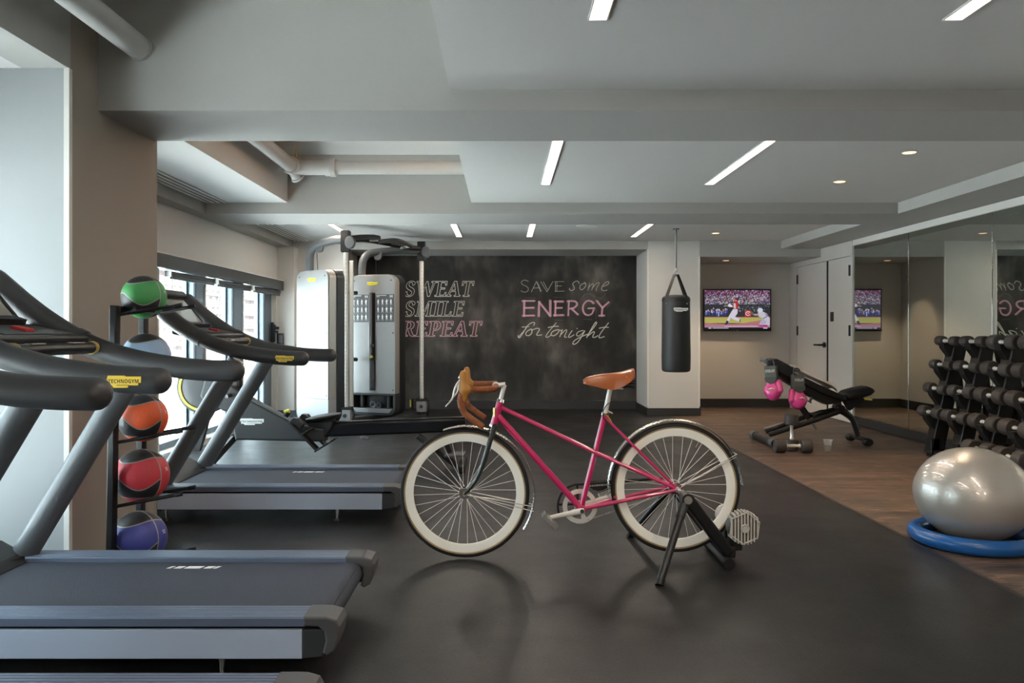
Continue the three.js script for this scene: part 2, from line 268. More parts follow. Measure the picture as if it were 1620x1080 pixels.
// ceiling lights
function strip(x, d0, d1, label, k = 1) {
  const L = d1 - d0, t = thing('linear_light', label, 'light', V(x, HP, -(d0 + d1) / 2), 0, 'linear ceiling lights');
  mesh('light_frame', [box(.006, .012, L, -.038, -.001, 0, .001), box(.006, .012, L, .038, -.001, 0, .001), box(.082, .012, .006, 0, -.001, L / 2, .001), box(.082, .012, .006, 0, -.001, -L / 2, .001)], M.trim, t);
  mesh('diffuser', box(.07, .01, L - .008, 0, .001, 0, .002), M.glow, t);
  const l = new THREE.RectAreaLight(LED_COLOR, LED * k, .07, L - .01); l.position.y = -.012; l.rotation.x = -Math.PI / 2; t.add(l);
}
strip(.385, 1.45, 3.24, 'linear ceiling light at the top centre of the photo, straight above the pink bicycle', 1.1);
strip(1.84, 1.45, 3.24, 'linear ceiling light cut off at the top right corner of the photo', 1.1);
strip(.385, -2.5, -.75, 'linear ceiling light behind the camera, left of two', 3.4);
strip(1.84, -2.5, -.75, 'linear ceiling light behind the camera, right of two', 3.4);
strip(.363, 5.05, 6.87, 'bright linear ceiling light in the middle bay, the left one of two');
strip(1.786, 5.05, 6.87, 'bright linear ceiling light in the middle bay, the right one nearer the downlights');
strip(-2.06, 9.0, 10.68, 'linear ceiling light behind the top of the cable machine');
strip(-.6, 9.0, 10.68, 'short looking ceiling light in the far bay left of centre, above the word SWEAT');
strip(.345, 9.0, 10.68, 'short looking ceiling light in the far bay, left of the round ceiling speaker');
strip(1.75, 9.0, 10.68, 'slanting ceiling light in the far bay, nearest to the punching bag');
function downlight(x, d, label, y = HP, k = 7) {
  const t = thing('downlight', label, 'light', V(x, y, -d), 0, 'small round downlights');
  mesh('trim_ring', new THREE.TorusGeometry(.048, .005, 8, 32).rotateX(Math.PI / 2), M.trim, t);
  mesh('lamp_face', new THREE.CylinderGeometry(.044, .044, .006, 28).translate(0, -.001, 0), M.glowWarm, t);
  const l = new THREE.SpotLight(0xffdcb4, k, 0, .8, .6, 2); l.position.set(0, -.02, 0); l.target.position.set(0, -2, 0); l.castShadow = true; t.add(l, l.target);
}
downlight(2.9, 5.65, 'small round downlight nearest the camera, high on the right of the photo');
downlight(2.87, 6.75, 'small round downlight right of the long linear light in the middle bay');
downlight(3.3, 11.75, 'small downlight under the low ceiling of the television alcove', 2.245, 5);
downlight(2.76, 10.3, 'small round downlight in the far bay, in front of the television alcove');
{
  const t = thing('ceiling_speaker', 'white round ceiling speaker grille flush in the far bay', 'speaker', V(1.01, HP, -9.6));
  mesh('speaker_ring', new THREE.TorusGeometry(.125, .007, 10, 40).rotateX(Math.PI / 2), M.trim, t);
  mesh('speaker_grille', new THREE.CylinderGeometry(.123, .12, .01, 40).translate(0, -.003, 0), M.trim, t);
}
{ // warm cove strip in the raised middle bay, on the side of the dropped panel
  const t = thing('cove_light', 'warm light strip inside the raised ceiling recess beside the pipe', 'light', V(-.33, 2.66, -6.3));
  mesh('cove_housing', box(.03, .05, 1.6, -.012, 0, 0, .004), M.trim, t);
  mesh('cove_diffuser', box(.006, .036, 1.56, -.029, 0, 0, .002), M.glowWarm, t);
  const l = new THREE.RectAreaLight(0xffb878, 22, 1.56, .036); l.position.x = -.036; l.rotation.y = -Math.PI / 2 + Math.PI; l.rotation.y = Math.PI / 2; t.add(l);
}
// slot diffusers
for (const [d0, d1, l] of [[5.0, 7.82, 'long white slot air vent in the low ceiling of the middle window bay'], [8.75, 11.1, 'slot air vent in the far bay ceiling, above the blue grey window post']]) {
  const t = thing('ceiling_vent', l, 'vent', V(-2.84, HP, -(d0 + d1) / 2)), L = d1 - d0;
  mesh('vent_back', box(.2, .004, L, 0, -.001, 0, .001), M.black, t);
  for (const x of [-.088, -.03, .028, .086]) mesh('vent_blade', box(.025, .014, L, x, -.005, 0, .002), M.trim, t);
}
// pipes
{
  const t = thing('ceiling_pipe', 'grey painted pipe crossing the top left corner into the beam', 'pipe', V(-1.93, 2.69, -1.6));
  mesh('pipe_run', rod(V(0, 0, 3), V(0, 0, -2.6), .065, .065, 32), M.pipe, t);
  mesh('pipe_collar', rod(V(0, 0, -2.555), V(0, 0, -2.587), .069, .069, 32), M.pipe, t);
}
{
  const y = 2.722, t = thing('ceiling_pipe', 'grey painted pipe with elbow and bell coupling in the raised ceiling recess', 'pipe', V(-1.97, y, -7.4));
  mesh('pipe_run', rod(V(0, .02, 2.54), V(0, 0, .1), .065, .065, 32), M.pipe, t);
  mesh('pipe_run', rod(V(.36, 0, 0), V(1.645, 0, 0), .062, .062, 32), M.pipe, t);
  mesh('elbow', tube([V(0, 0, .14), V(.004, 0, .06), V(.05, 0, .012), V(.14, 0, 0), V(.38, 0, 0)], .068, { seg: 24, rad: 28 }), M.pipe, t);
  mesh('coupling', lathe([[.062, 0], [.082, 0], [.086, .01], [.086, .05], [.078, .055], [.078, .1], [.062, .1]], 32).rotateZ(Math.PI / 2).translate(.4, 0, 0), M.pipe, t);
  mesh('collar', [new THREE.TorusGeometry(.072, .012, 12, 32).translate(0, 0, .12), new THREE.TorusGeometry(.07, .01, 12, 32).translate(0, 0, .08)], M.pipe, t);
  const c = part('stub', t); mesh('stub_pipe', rod(V(0, -.02, 0), V(.03, -.09, -.06), .055, .055, 28), M.pipe, c); mesh('stub_ring', new THREE.TorusGeometry(.056, .012, 10, 28).applyQuaternion(new THREE.Quaternion().setFromUnitVectors(V(0, 0, 1), V(.03, -.07, -.06).normalize())).translate(.03, -.085, -.055), M.pipe, c);
  const h = part('pipe_hanger', t); mesh('hanger_ring', new THREE.TorusGeometry(.078, .006, 8, 24).rotateY(.5).translate(.03, .03, .03), M.brass, h); mesh('hanger_rod', rod(V(.03, .1, .03), V(.03, .206, .03), .006), M.brass, h); mesh('hanger_nut', rod(V(.03, .095, .03), V(.03, .125, .03), .014, .014, 6), M.brass, h);
}
// blinds
{
  const t = thing('blind_cassette', 'long dark metal blind cassette along the window head', 'blind', V(-3.08, 1.82, -7.95));
  mesh('cassette_cover', box(.1, .13, 5.84, 0, 0, 0, .012, 3), M.cassette, t);
  mesh('cassette_lip', box(.014, .012, 5.84, .052, .066, 0, .003), M.trim, t);
  mesh('cassette_end', box(.104, .136, .012, 0, 0, -2.925, .003), M.frame, t);
  const names = ['dark rolled blind above the window pane nearest the column', 'dark rolled blind above the middle visible window pane', 'dark rolled blind above the far window pane, by the end wall'];
  [[7.25, 8.4], [8.46, 9.62], [9.68, 10.86]].forEach(([a, b], i) => {
    const r = thing('roller_blind', names[i], 'blind', V(-3.085, 1.722, -(a + b) / 2), 0, 'roller blinds under the cassette'), L = b - a;
    mesh('blind_roll', rod(V(0, 0, L / 2 - .03), V(0, 0, -L / 2 + .03), .026, .026, 20), M.blind, r);
    mesh('hem_bar', box(.016, .03, L - .08, .012, -.034, 0, .004), M.frameDark, r);
    for (const z of [L / 2 - .015, -L / 2 + .015]) mesh('bracket', box(.06, .06, .007, 0, 0, z, .002), M.steel, r);
    mesh('bead_chain', rod(V(.022, .0, L / 2 - .05), V(.022, -.6, L / 2 - .05), .0022, .0022, 6), M.steel, r);
  });
}
// chalk wall lettering: flat chalk print on a painted board
const chalkTex = ctex(2048, 1060, (c, W, H) => {
  const x0 = 557.5, x1 = 1007, s = W / (x1 - x0), X = (x) => (x - x0) * s, y0 = 405, Y = (y) => (y - y0) * s;
  c.fillStyle = '#2b2a28'; c.fillRect(0, 0, W, H);
  const img = c.getImageData(0, 0, W, H), d = img.data;
  for (let y = 0; y < H; y++) for (let x = 0; x < W; x++) {
    const u = x / 2048, v = y / 2048, f = fbm(u * 7, v * 7, 16, 101, 4), g = fbm(u * 40 + f * 2, v * 16, 64, 107, 3), e = hash(x, y, 7), o = (y * W + x) * 4;
    const cloud = Math.max(0, f - .42) * 1.0, yy = y / H, dust = Math.max(0, yy - .85) * 1.2;
    const k = 36 + 120 * cloud * (.6 + .8 * g) + 24 * (g - .4) + (e > .93 ? 14 : 0) + dust * 70 * (.4 + e);
    d[o] = k * 1.06; d[o + 1] = k; d[o + 2] = k * .93;
  }
  c.putImageData(img, 0, 0);
  c.lineCap = c.lineJoin = 'round';
  const cs = 1412 / 170, T = ([a, b]) => [X(810 + a / cs), Y(430 + b / cs)];
  function path(pts) { c.beginPath(); const q = pts.map(T); c.moveTo(...q[0]); if (q.length === 2) c.lineTo(...q[1]); else { for (let i = 1; i < q.length - 1; i++) { const m = [(q[i][0] + q[i + 1][0]) / 2, (q[i][1] + q[i + 1][1]) / 2]; c.quadraticCurveTo(...q[i], ...m); } c.lineTo(...q[q.length - 1]); } c.stroke(); }
  function chalk(pts, w, col, a = .8, n = 3) { for (let i = 0; i < n; i++) { c.strokeStyle = col; c.globalAlpha = a * (i ? .5 : 1); c.lineWidth = w * (i ? .55 : 1) * rr(.8, 1.1); const dx = rr(-1, 1) * w * .9, dy = rr(-1, 1) * w * .9; path(pts.map(([x, y]) => [x + (i ? dx : 0), y + (i ? dy : 0)])); } c.globalAlpha = 1; }
  const WH = '#d9d4c6', GR = '#b9b4a8', PK = '#dfa5b4';
  // SAVE (drawn capitals)
  for (const p of [[[190, 135], [150, 112], [100, 130], [95, 170], [140, 190], [190, 215], [190, 265], [140, 285], [92, 262]], [[230, 275], [298, 135]], [[298, 135], [355, 272]], [[255, 225], [338, 222]], [[312, 150], [362, 268]], [[355, 138], [440, 275]], [[440, 275], [518, 138]], [[390, 140], [450, 250]], [[552, 140], [552, 268]], [[575, 140], [572, 262]], [[540, 138], [665, 138]], [[560, 195], [635, 195]], [[545, 268], [670, 264]]]) chalk(p, 4.2, GR, .8);
  // some
  for (const p of [[[868, 165], [862, 130], [815, 132], [775, 170], [800, 205], [808, 240], [765, 262], [735, 245], [740, 228]], [[955, 160], [900, 165], [872, 215], [895, 258], [950, 215], [965, 165], [935, 148]], [[1010, 160], [985, 258]], [[990, 225], [1055, 150], [1062, 190], [1038, 252]], [[1045, 222], [1108, 150], [1150, 150], [1095, 235], [1100, 262]], [[1180, 205], [1250, 185], [1278, 145], [1240, 135], [1180, 190], [1165, 245], [1200, 265], [1245, 252]]]) chalk(p, 4.2, WH, .75);
  // ENERGY, wide pink strokes with loose outlines
  for (const p of [[[135, 395], [135, 600]], [[110, 398], [270, 396]], [[140, 490], [262, 488]], [[112, 595], [270, 590]], [[335, 410], [330, 600]], [[335, 410], [478, 590]], [[482, 390], [480, 598]], [[552, 400], [548, 595]], [[540, 405], [655, 405]], [[555, 490], [640, 488]], [[535, 590], [662, 585]], [[730, 400], [720, 590]], [[712, 402], [800, 390], [855, 430], [810, 490], [740, 500]], [[770, 500], [850, 578]], [[1065, 430], [1010, 375], [930, 430], [915, 520], [960, 590], [1040, 580], [1065, 510]], [[990, 495], [1075, 492]], [[1105, 395], [1175, 480]], [[1265, 415], [1180, 490]], [[1180, 480], [1170, 595]], [[1140, 596], [1205, 592]]]) { chalk(p, 16, PK, .55, 1); for (let i = 0; i < 6; i++) chalk(p.map(([x, y]) => [x + rr(-15, 15), y + rr(-9, 9)]), 4.2, PK, .55, 1); }
  for (const p of [[[890, 420], [900, 340], [990, 285], [1060, 330], [1090, 370]], [[1070, 320], [1150, 390], [1230, 290]], [[1240, 490], [1320, 390]], [[150, 355], [290, 360]], [[530, 345], [670, 350]], [[930, 640], [1040, 645]], [[540, 650], [660, 655]], [[1095, 640], [1098, 520], [1080, 480]]]) chalk(p, 2, GR, .4, 2);
  // for tonight
  for (const p of [[[55, 880], [150, 780], [180, 720], [240, 680], [282, 685], [262, 720]], [[105, 745], [200, 738]], [[165, 745], [85, 885], [58, 892], [52, 860]], [[228, 770], [165, 800], [150, 855], [200, 865], [245, 820], [232, 772]], [[232, 790], [300, 755], [350, 770], [290, 850], [320, 858], [368, 848]], [[562, 690], [500, 760], [430, 850], [420, 885], [455, 880], [490, 855]], [[455, 752], [520, 735], [592, 735]], [[595, 780], [520, 790], [482, 850], [530, 868], [590, 825], [600, 785], [640, 795]], [[645, 780], [610, 875]], [[625, 845], [690, 772], [712, 790], [665, 878], [700, 880]], [[775, 795], [720, 868], [735, 890], [800, 850]], [[838, 762], [843, 768]], [[925, 790], [850, 800], [825, 860], [870, 868], [940, 800]], [[945, 795], [880, 920], [820, 975], [778, 975], [800, 925], [900, 870], [985, 840]], [[985, 850], [1060, 760], [1110, 690], [1095, 672], [1050, 740], [970, 885]], [[990, 860], [1060, 800], [1082, 812], [1040, 882], [1080, 885], [1120, 860]], [[1262, 690], [1180, 790], [1130, 870], [1140, 895], [1205, 872]], [[1138, 762], [1200, 745], [1262, 750]]]) { chalk(p, 6.4, WH, .85, 3); }
  // SWEAT / SMILE / REPEAT in outlined slanted serif capitals
  c.font = 'bold 110px serif';
  function word(t, xa, xb, ya, yb, col, fill) {
    const m = c.measureText(t), w = m.width, asc = 78;
    c.save(); c.translate(X(xa), Y(yb)); c.transform(1, 0, -.17, 1, 0, 0); c.scale((X(xb) - X(xa)) / w, (Y(yb) - Y(ya)) / asc);
    if (fill) { c.globalAlpha = .28; c.fillStyle = fill; c.fillText(t, 0, 0); }
    for (let i = 0; i < 5; i++) { c.globalAlpha = i ? .45 : .8; c.strokeStyle = col; c.lineWidth = i ? 1.7 : 2.8; c.strokeText(t, rr(-1.2, 1.2), rr(-1.2, 1.2)); }
    c.restore(); c.globalAlpha = 1;
  }
  word('SWEAT', 632, 742, 446.5, 470.5, '#cfcabc', null); word('SMILE', 632, 728, 478.5, 502.5, '#cfcabc', null); word('REPEAT', 626, 755, 510.5, 534.5, '#d8a9b0', '#6a3f42');
});
{
  const t = thing('chalkboard', 'large black chalkboard wall chalked with SWEAT SMILE REPEAT and SAVE some ENERGY for tonight', 'chalkboard', V(-.105, 0, -DC - .012));
  const g = new THREE.PlaneGeometry(4.287, 2.222).translate(0, .13 + 1.111, .012);
  mesh('board', box(4.287, 2.222, .01, 0, 1.241, .005, 0), M.black, t);
  mesh('chalk_surface', g, std(0xffffff, .85, { map: chalkTex }), t);
}
// outside: street, brick block and stone block across it
{
  struct('street', block(-130, -3.4, -4.2, -4, -60, 260), M.street);
  const b = thing('brick_building', 'pinkish red brick building across the street, seen through the windows', 'building', V(-55, -4, -142));
  mesh('brick_wall', box(8, 30, 66, -4, 15, 0, 0), M.brick, b);
  for (let r = 0; r < 9; r++) mesh('stone_band', box(.5, r % 3 === 2 ? .9 : .3, 66.2, .1, 2.9 + r * 3.05, 0, .02), M.ledge, b);
  for (let r = 0; r < 7; r++) for (let k = 0; k < 20; k++) { if (k % 5 === 4) continue; const w = part('window', b, V(0, 4.7 + r * 3.05, 28 - k * 2.95)); mesh('window_frame', [box(.12, 1.9, .1, .05, 0, .62, .01), box(.12, 1.9, .1, .05, 0, -.62, .01), box(.12, .1, 1.34, .05, .9, 0, .01), box(.14, .1, 1.4, .07, -.95, 0, .01)], M.sash, w); mesh('window_pane', box(.05, 1.8, 1.2, .02, 0, 0, 0), M.pane, w); }
  const s = thing('stone_building', 'pale stone corner building beyond the brick one, seen through the far window pane', 'building', V(-53, -4, -196));
  mesh('stone_wall', box(10, 28, 40, -5, 14, 0, 0), M.stone, s);
  for (let r = 0; r < 14; r++) mesh('stone_course', box(.35, .5, 40.2, .1, 1.2 + r * 2, 0, .03), M.ledge, s);
  for (let r = 0; r < 5; r++) for (let k = 0; k < 5; k++) { const w = part('window', s, V(0, 6.2 + r * 4, 12 - k * 5)); mesh('window_frame', box(.2, 2.4, 1.6, .03, 0, 0, .02), M.sash, w); mesh('window_pane', box(.1, 2.1, 1.3, .1, 0, 0, 0), M.pane, w); }
}
// ---------------------------------------------------------------- badges
function badgeTex(bg, ink, text, italic) { return ctex(512, 160, (c, w, h) => { c.fillStyle = bg; c.fillRect(0, 0, w, h); c.fillStyle = ink; c.strokeStyle = ink; c.lineWidth = 7; c.textAlign = 'center'; c.textBaseline = 'middle'; c.font = 'bold 72px sans-serif'; c.save(); c.translate(w / 2, h * .46); c.scale(1.02, 1); c.fillText(text, 0, 0); c.restore(); c.fillRect(w * .3, h * .76, w * .36, 7); }); }
const yellowBadge = std(0xffffff, .45, { map: badgeTex('#e8c63c', '#14110c', 'TECHNOGYM') }), limeBadge = std(0xffffff, .45, { map: badgeTex('#e6dc3c', '#5b5714', 'TECHNOGYM') }), whiteBadge = std(0xffffff, .45, { map: badgeTex('#e4e6e6', '#31363a', 'TECHNOGYM') });
// the irregular badge outline, a plate facing +z with the print on it
function badge(w, h) { const p = [[-.5, .12], [-.46, .5], [.02, .5], [.06, .42], [.5, .42], [.5, -.1], [.42, -.1], [.42, -.3], [.14, -.3], [.12, -.5], [-.3, -.5], [-.34, -.3], [-.44, -.3], [-.46, .12]].map(([x, y]) => [x * w, y * h]); return unitUV(extrude(poly(p), .004, .0008, 1)); }

// ---------------------------------------------------------------- treadmills (x runs to the rear end at 0, z = 0 along the middle)
const consoleScreen = std(0x8f9089, .12, { clearcoat: 1, clearcoatRoughness: .03 });
function makeTreadmill(label, pos) {
  const t = thing('treadmill', label, 'treadmill', pos, 0, 'row of treadmills facing the windows');
  const railProfile = () => { const p = [[-.062, 0], [-.062, .026]]; for (let i = 0; i < 6; i++) { const x = -.056 + i * .0187; p.push([x, .032], [x + .012, .032], [x + .0135, .0285], [x + .017, .0285]); } p.push([.062, .026], [.062, 0]); return poly(p); };
  for (const s of [1, -1]) {
    mesh('side_rail', toCreasedNormals(extrude(railProfile(), 1.45, 0).rotateY(Math.PI / 2).translate(-.845, .19, s * .355), .3), M.anod, t);
    const cap = poly([[-.125, .19], [-.125, .2225], [-.05, .2225], [-.012, .212], [.0, .19], [-.004, .15], [-.02, .105], [-.045, .09], [-.06, .1], [-.05, .14], [-.055, .175], [-.075, .188]]);
    mesh('rail_cap', extrude(cap, .128, .008, 3).translate(0, 0, s * .355), M.capgrey, t);
    mesh('side_skirt', box(1.5, .1, .016, -.88, .128, s * .405, .003), M.skirt, t);
    mesh('rear_cover', extrude(poly([[-.13, .079], [-.13, .178], [-.022, .178], [-.03, .15], [-.06, .085]]), .022, .004).translate(0, 0, s * .403), M.darkgrey, t);
    const f = part('foot', t, V(-.42, 0, s * .36)); mesh('stud', rod(V(0, .012, 0), V(0, .09, 0), .009), M.chrome, f); mesh('foot_pad', rod(V(0, 0, 0), V(0, .012, 0), .03, .026, 20), M.black, f); mesh('stud_nut', rod(V(0, .055, 0), V(0, .068, 0), .015, .015, 6), M.chrome, f);
    const f2 = part('foot', t, V(-1.5, 0, s * .36)); mesh('stud', rod(V(0, .012, 0), V(0, .09, 0), .009), M.chrome, f2); mesh('foot_pad', rod(V(0, 0, 0), V(0, .012, 0), .03, .026, 20), M.black, f2);
    mesh('pole', tube([V(-1.58, .14, s * .345), V(-1.54, .21, s * .345), V(-1.06, 1.01, s * .345)], .053, { seg: 20, rad: 24 }), M.tube, t);
    mesh('handrail', tube([V(-.615 - (s > 0 ? .03 : 0), 1.018, s * .345), V(-.72, 1.02, s * .345), V(-.86, 1.032, s * .345), V(-1.06, 1.068, s * .345), V(-1.26, 1.135, s * .34), V(-1.47, 1.26, s * .325), V(-1.63, 1.41, s * .30)], [.047, .047, .046, .046, .05, .055, .05], { seg: 48, rad: 22, dome: .9 }), M.grip, t);
    mesh('handrail_collar', tube([V(-1.275, 1.142, s * .339), V(-1.305, 1.158, s * .338)], .0535, { seg: 2, rad: 22 }), M.darkgrey, t);
    mesh('badge', badge(.118, .042).rotateY(s > 0 ? 0 : Math.PI).translate(-.745, 1.018, s * .392), yellowBadge, t);
  }
  // running belt over its rollers
  const beltShape = new THREE.Shape(); beltShape.moveTo(-1.58, .2); beltShape.lineTo(-.1, .2); beltShape.absarc(-.1, .152, .048, Math.PI / 2, -Math.PI / 2, true); beltShape.lineTo(-1.58, .104); beltShape.closePath();
  mesh('running_belt', metreUV(toCreasedNormals(extrude(beltShape, .585, 0), .5)), M.beltm, t);
  const mark = (x, w) => extrude(poly([[x, 0], [x + w, 0], [x + w + .012, .03], [x + .012, .03]].map(([a, b]) => [a, b])), .0012, 0).rotateX(-Math.PI / 2).translate(0, .2006, -.205);
  mesh('belt_marking', [[-.855, .016], [-.825, .03], [-.782, .066], [-.7, .03], [-.662, .016]].map(([x, w]) => mark(x, w)), M.logowhite, t);
  mesh('deck_frame', box(1.55, .09, .74, -.86, .128, 0, .004), M.black, t);
  // motor hood
  const hood = poly([[-1.5, .13], [-1.49, .205], [-1.53, .235], [-1.62, .285], [-1.76, .315], [-1.92, .29], [-2.06, .2], [-2.1, .1], [-2.08, .05], [-1.55, .05]]);
  mesh('motor_hood', extrude(hood, .7, .03, 4), M.darkgrey, t);
  mesh('hood_edge', tube([V(-1.5, .212, -.36), V(-1.53, .215, -.2), V(-1.55, .215, 0), V(-1.53, .215, .2), V(-1.5, .212, .36)], .014, { seg: 24, rad: 10 }), M.black, t);
  // console with the screen, tray and hand sensor bar
  const c = part('console', t, V(-1.53, 1.32, 0), [0, 0, .70]);
  mesh('console_housing', extrude(rrect(.46, .33, .05), .05, .01, 3).rotateY(Math.PI / 2).translate(-.032, .015, 0), M.satin, c);
  mesh('console_hood', box(.06, .055, .42, .0, .15, 0, .015, 3), M.darkgrey, c);
  mesh('screen', box(.006, .2, .355, -.004, .015, 0, .002), consoleScreen, c);
  mesh('screen_rim', [box(.012, .012, .38, -.003, .121, 0), box(.012, .012, .38, -.003, -.091, 0), box(.012, .214, .012, -.003, .015, .184), box(.012, .214, .012, -.003, .015, -.184)], M.black, c);
  mesh('console_lip', extrude(poly([[-.02, -.1], [.02, -.11], [.035, -.135], [.01, -.15], [-.03, -.14]]), .36, .008), M.black, c);
  const y = part('accessory_tray', t, V(-1.36, 1.172, 0), [0, 0, -.2]); mesh('tray_body', box(.26, .05, .62, 0, 0, 0, .012, 3), M.satin, y); mesh('tray_top', box(.2, .006, .46, 0, .027, 0, .002), M.darkgrey, y); mesh('stop_key', box(.06, .014, .06, .03, .035, .01, .004), M.red, y);
  const g = part('sensor_bar', t, V(-1.2, 1.12, 0)); mesh('bar_tube', rod(V(0, 0, -.32), V(0, 0, .32), .024, .024, 18), M.satin, g);
  for (const s of [1, -1]) { mesh('sensor_plate', box(.03, .006, .09, .004, .0225, s * .14, .002), M.steel, g); mesh('bar_ring', [new THREE.TorusGeometry(.025, .004, 8, 20).translate(0, 0, s * .265), new THREE.TorusGeometry(.025, .004, 8, 20).translate(0, 0, s * .28)], M.brass, g); }
  return t;
}
const tread = makeTreadmill('second treadmill from the camera, its whole belt and yellow badged handrail in view', V(-.555, 0, -3.095));
dup(tread, V(-.51, 0, -1.835), 'nearest treadmill, only a handrail end and a rear rail corner in the picture');
dup(tread, V(-.63, 0, -5.345), 'farthest treadmill, standing between the brown column and the rowing machine');

// ---------------------------------------------------------------- ball rack and medicine balls
{
  const B = V(-1.8, 0, -3.8), r = thing('ball_rack', 'black upright medicine ball rack standing in front of the brown column', 'rack', B);
  const ups = [.14, -.15];
  ups.forEach((z) => mesh('upright', beam(V(-.02, 0.03, z), V(.0, z > 0 ? 1.31 : 1.29, z), .05, .03), M.satin, r));
  mesh('top_bar', beam(V(0, 1.29, .14), V(0, 1.29, -.15), .045, .035), M.satin, r);
  mesh('base_frame', [beam(V(-.05, .02, .15), V(.26, .02, .15), .04, .035), beam(V(-.05, .02, -.16), V(.26, .02, -.16), .04, .035), beam(V(-.02, .02, .16), V(-.02, .02, -.17), .04, .035)], M.satin, r);
  for (const y of [1.265, .968, .672, .376, .072]) for (const z of [.08, -.08]) { const p = part('arm', r); mesh('arm_rod', rod(V(-.005, y, z * 1.6), V(.26, y + .045, z), .0085, .0085, 12), M.satin, p); mesh('arm_tip', rod(V(.255, y + .044, z), V(.285, y + .05, z), .0105, .0105, 12), M.black, p); }
  const ballTex = (col, txt, ph) => ctex(1024, 512, (c, W, H) => {
    const im = c.createImageData(W, H), rgb = new THREE.Color(col), k = [rgb.r, rgb.g, rgb.b].map((x) => Math.round((x <= .0031308 ? x * 12.92 : 1.055 * Math.pow(x, 1 / 2.4) - .055) * 255)), blk = [38, 38, 40], gr = [150, 146, 140];
    for (let y = 0; y < H; y++) for (let x = 0; x < W; x++) {
      const lat = 90 - y / H * 180, lon = (x / W * 360 + ph) % 360, q = (lon % 180), w1 = 42 - 8 * Math.sin(q / 180 * Math.PI * 2), w2 = -8 + 15 * Math.cos((q - 25) / 132 * Math.PI * 2), w3 = -46;
      let col2, e = 9;
      if (q > 138) { col2 = lat > w1 || lat < w3 ? blk : k; e = Math.min(Math.abs(lat - w1), Math.abs(lat - w3), Math.min(q - 138, 180 - q) * Math.cos(lat * Math.PI / 180)); }
      else { col2 = lat > w1 ? blk : lat > w2 ? k : lat > w3 ? blk : k; e = Math.min(Math.abs(lat - w1), Math.abs(lat - w2), Math.abs(lat - w3), Math.min(Math.abs(q - 138), q) * Math.cos(lat * Math.PI / 180)); }
      if (e < 1.5) col2 = gr; const n = .92 + .16 * hash(x >> 1, y >> 1, 3), o = (y * W + x) * 4; for (let i = 0; i < 3; i++) im.data[o + i] = Math.min(255, col2[i] * n); im.data[o + 3] = 255;
    }
    c.putImageData(im, 0, 0); c.fillStyle = '#ded8d0'; c.font = 'bold 34px sans-serif'; c.textAlign = 'center';
    for (const l of [159, 339]) c.fillText(txt, (((l - ph) + 360) % 360) / 360 * W, H * .42);
  });
  [[.07, 1.354, .103, 0x3f8f4d, '4', 'green and black medicine ball on the top of the rack'], [.08, 1.068, .112, 0x8ba6c4, '6', 'pale blue and black medicine ball on the second tier, behind a treadmill handrail'], [.065, .774, .113, 0xd9582b, '8', 'orange and black medicine ball on the third tier of the rack'], [.058, .497, .127, 0xbf3340, '10', 'red and black medicine ball on the fourth tier of the rack'], [.043, .196, .13, 0x3c428c, '12', 'dark blue and black medicine ball at the bottom of the rack']].forEach(([x, y, rad, col, txt, label], i) => {
    const b = mesh('medicine_ball', new THREE.SphereGeometry(rad, 48, 32), std(0xffffff, .5, { map: ballTex(col, txt, 0), bumpMap: leatherBump, bumpScale: .0008 }));
    b.position.set(B.x + x, y, B.z); b.rotation.y = [3.5, 3.65, 3.52, 3.46, 3.46][i]; b.rotation.z = .06; tag(b, label, 'medicine ball', 'medicine balls on the rack');
  });
}

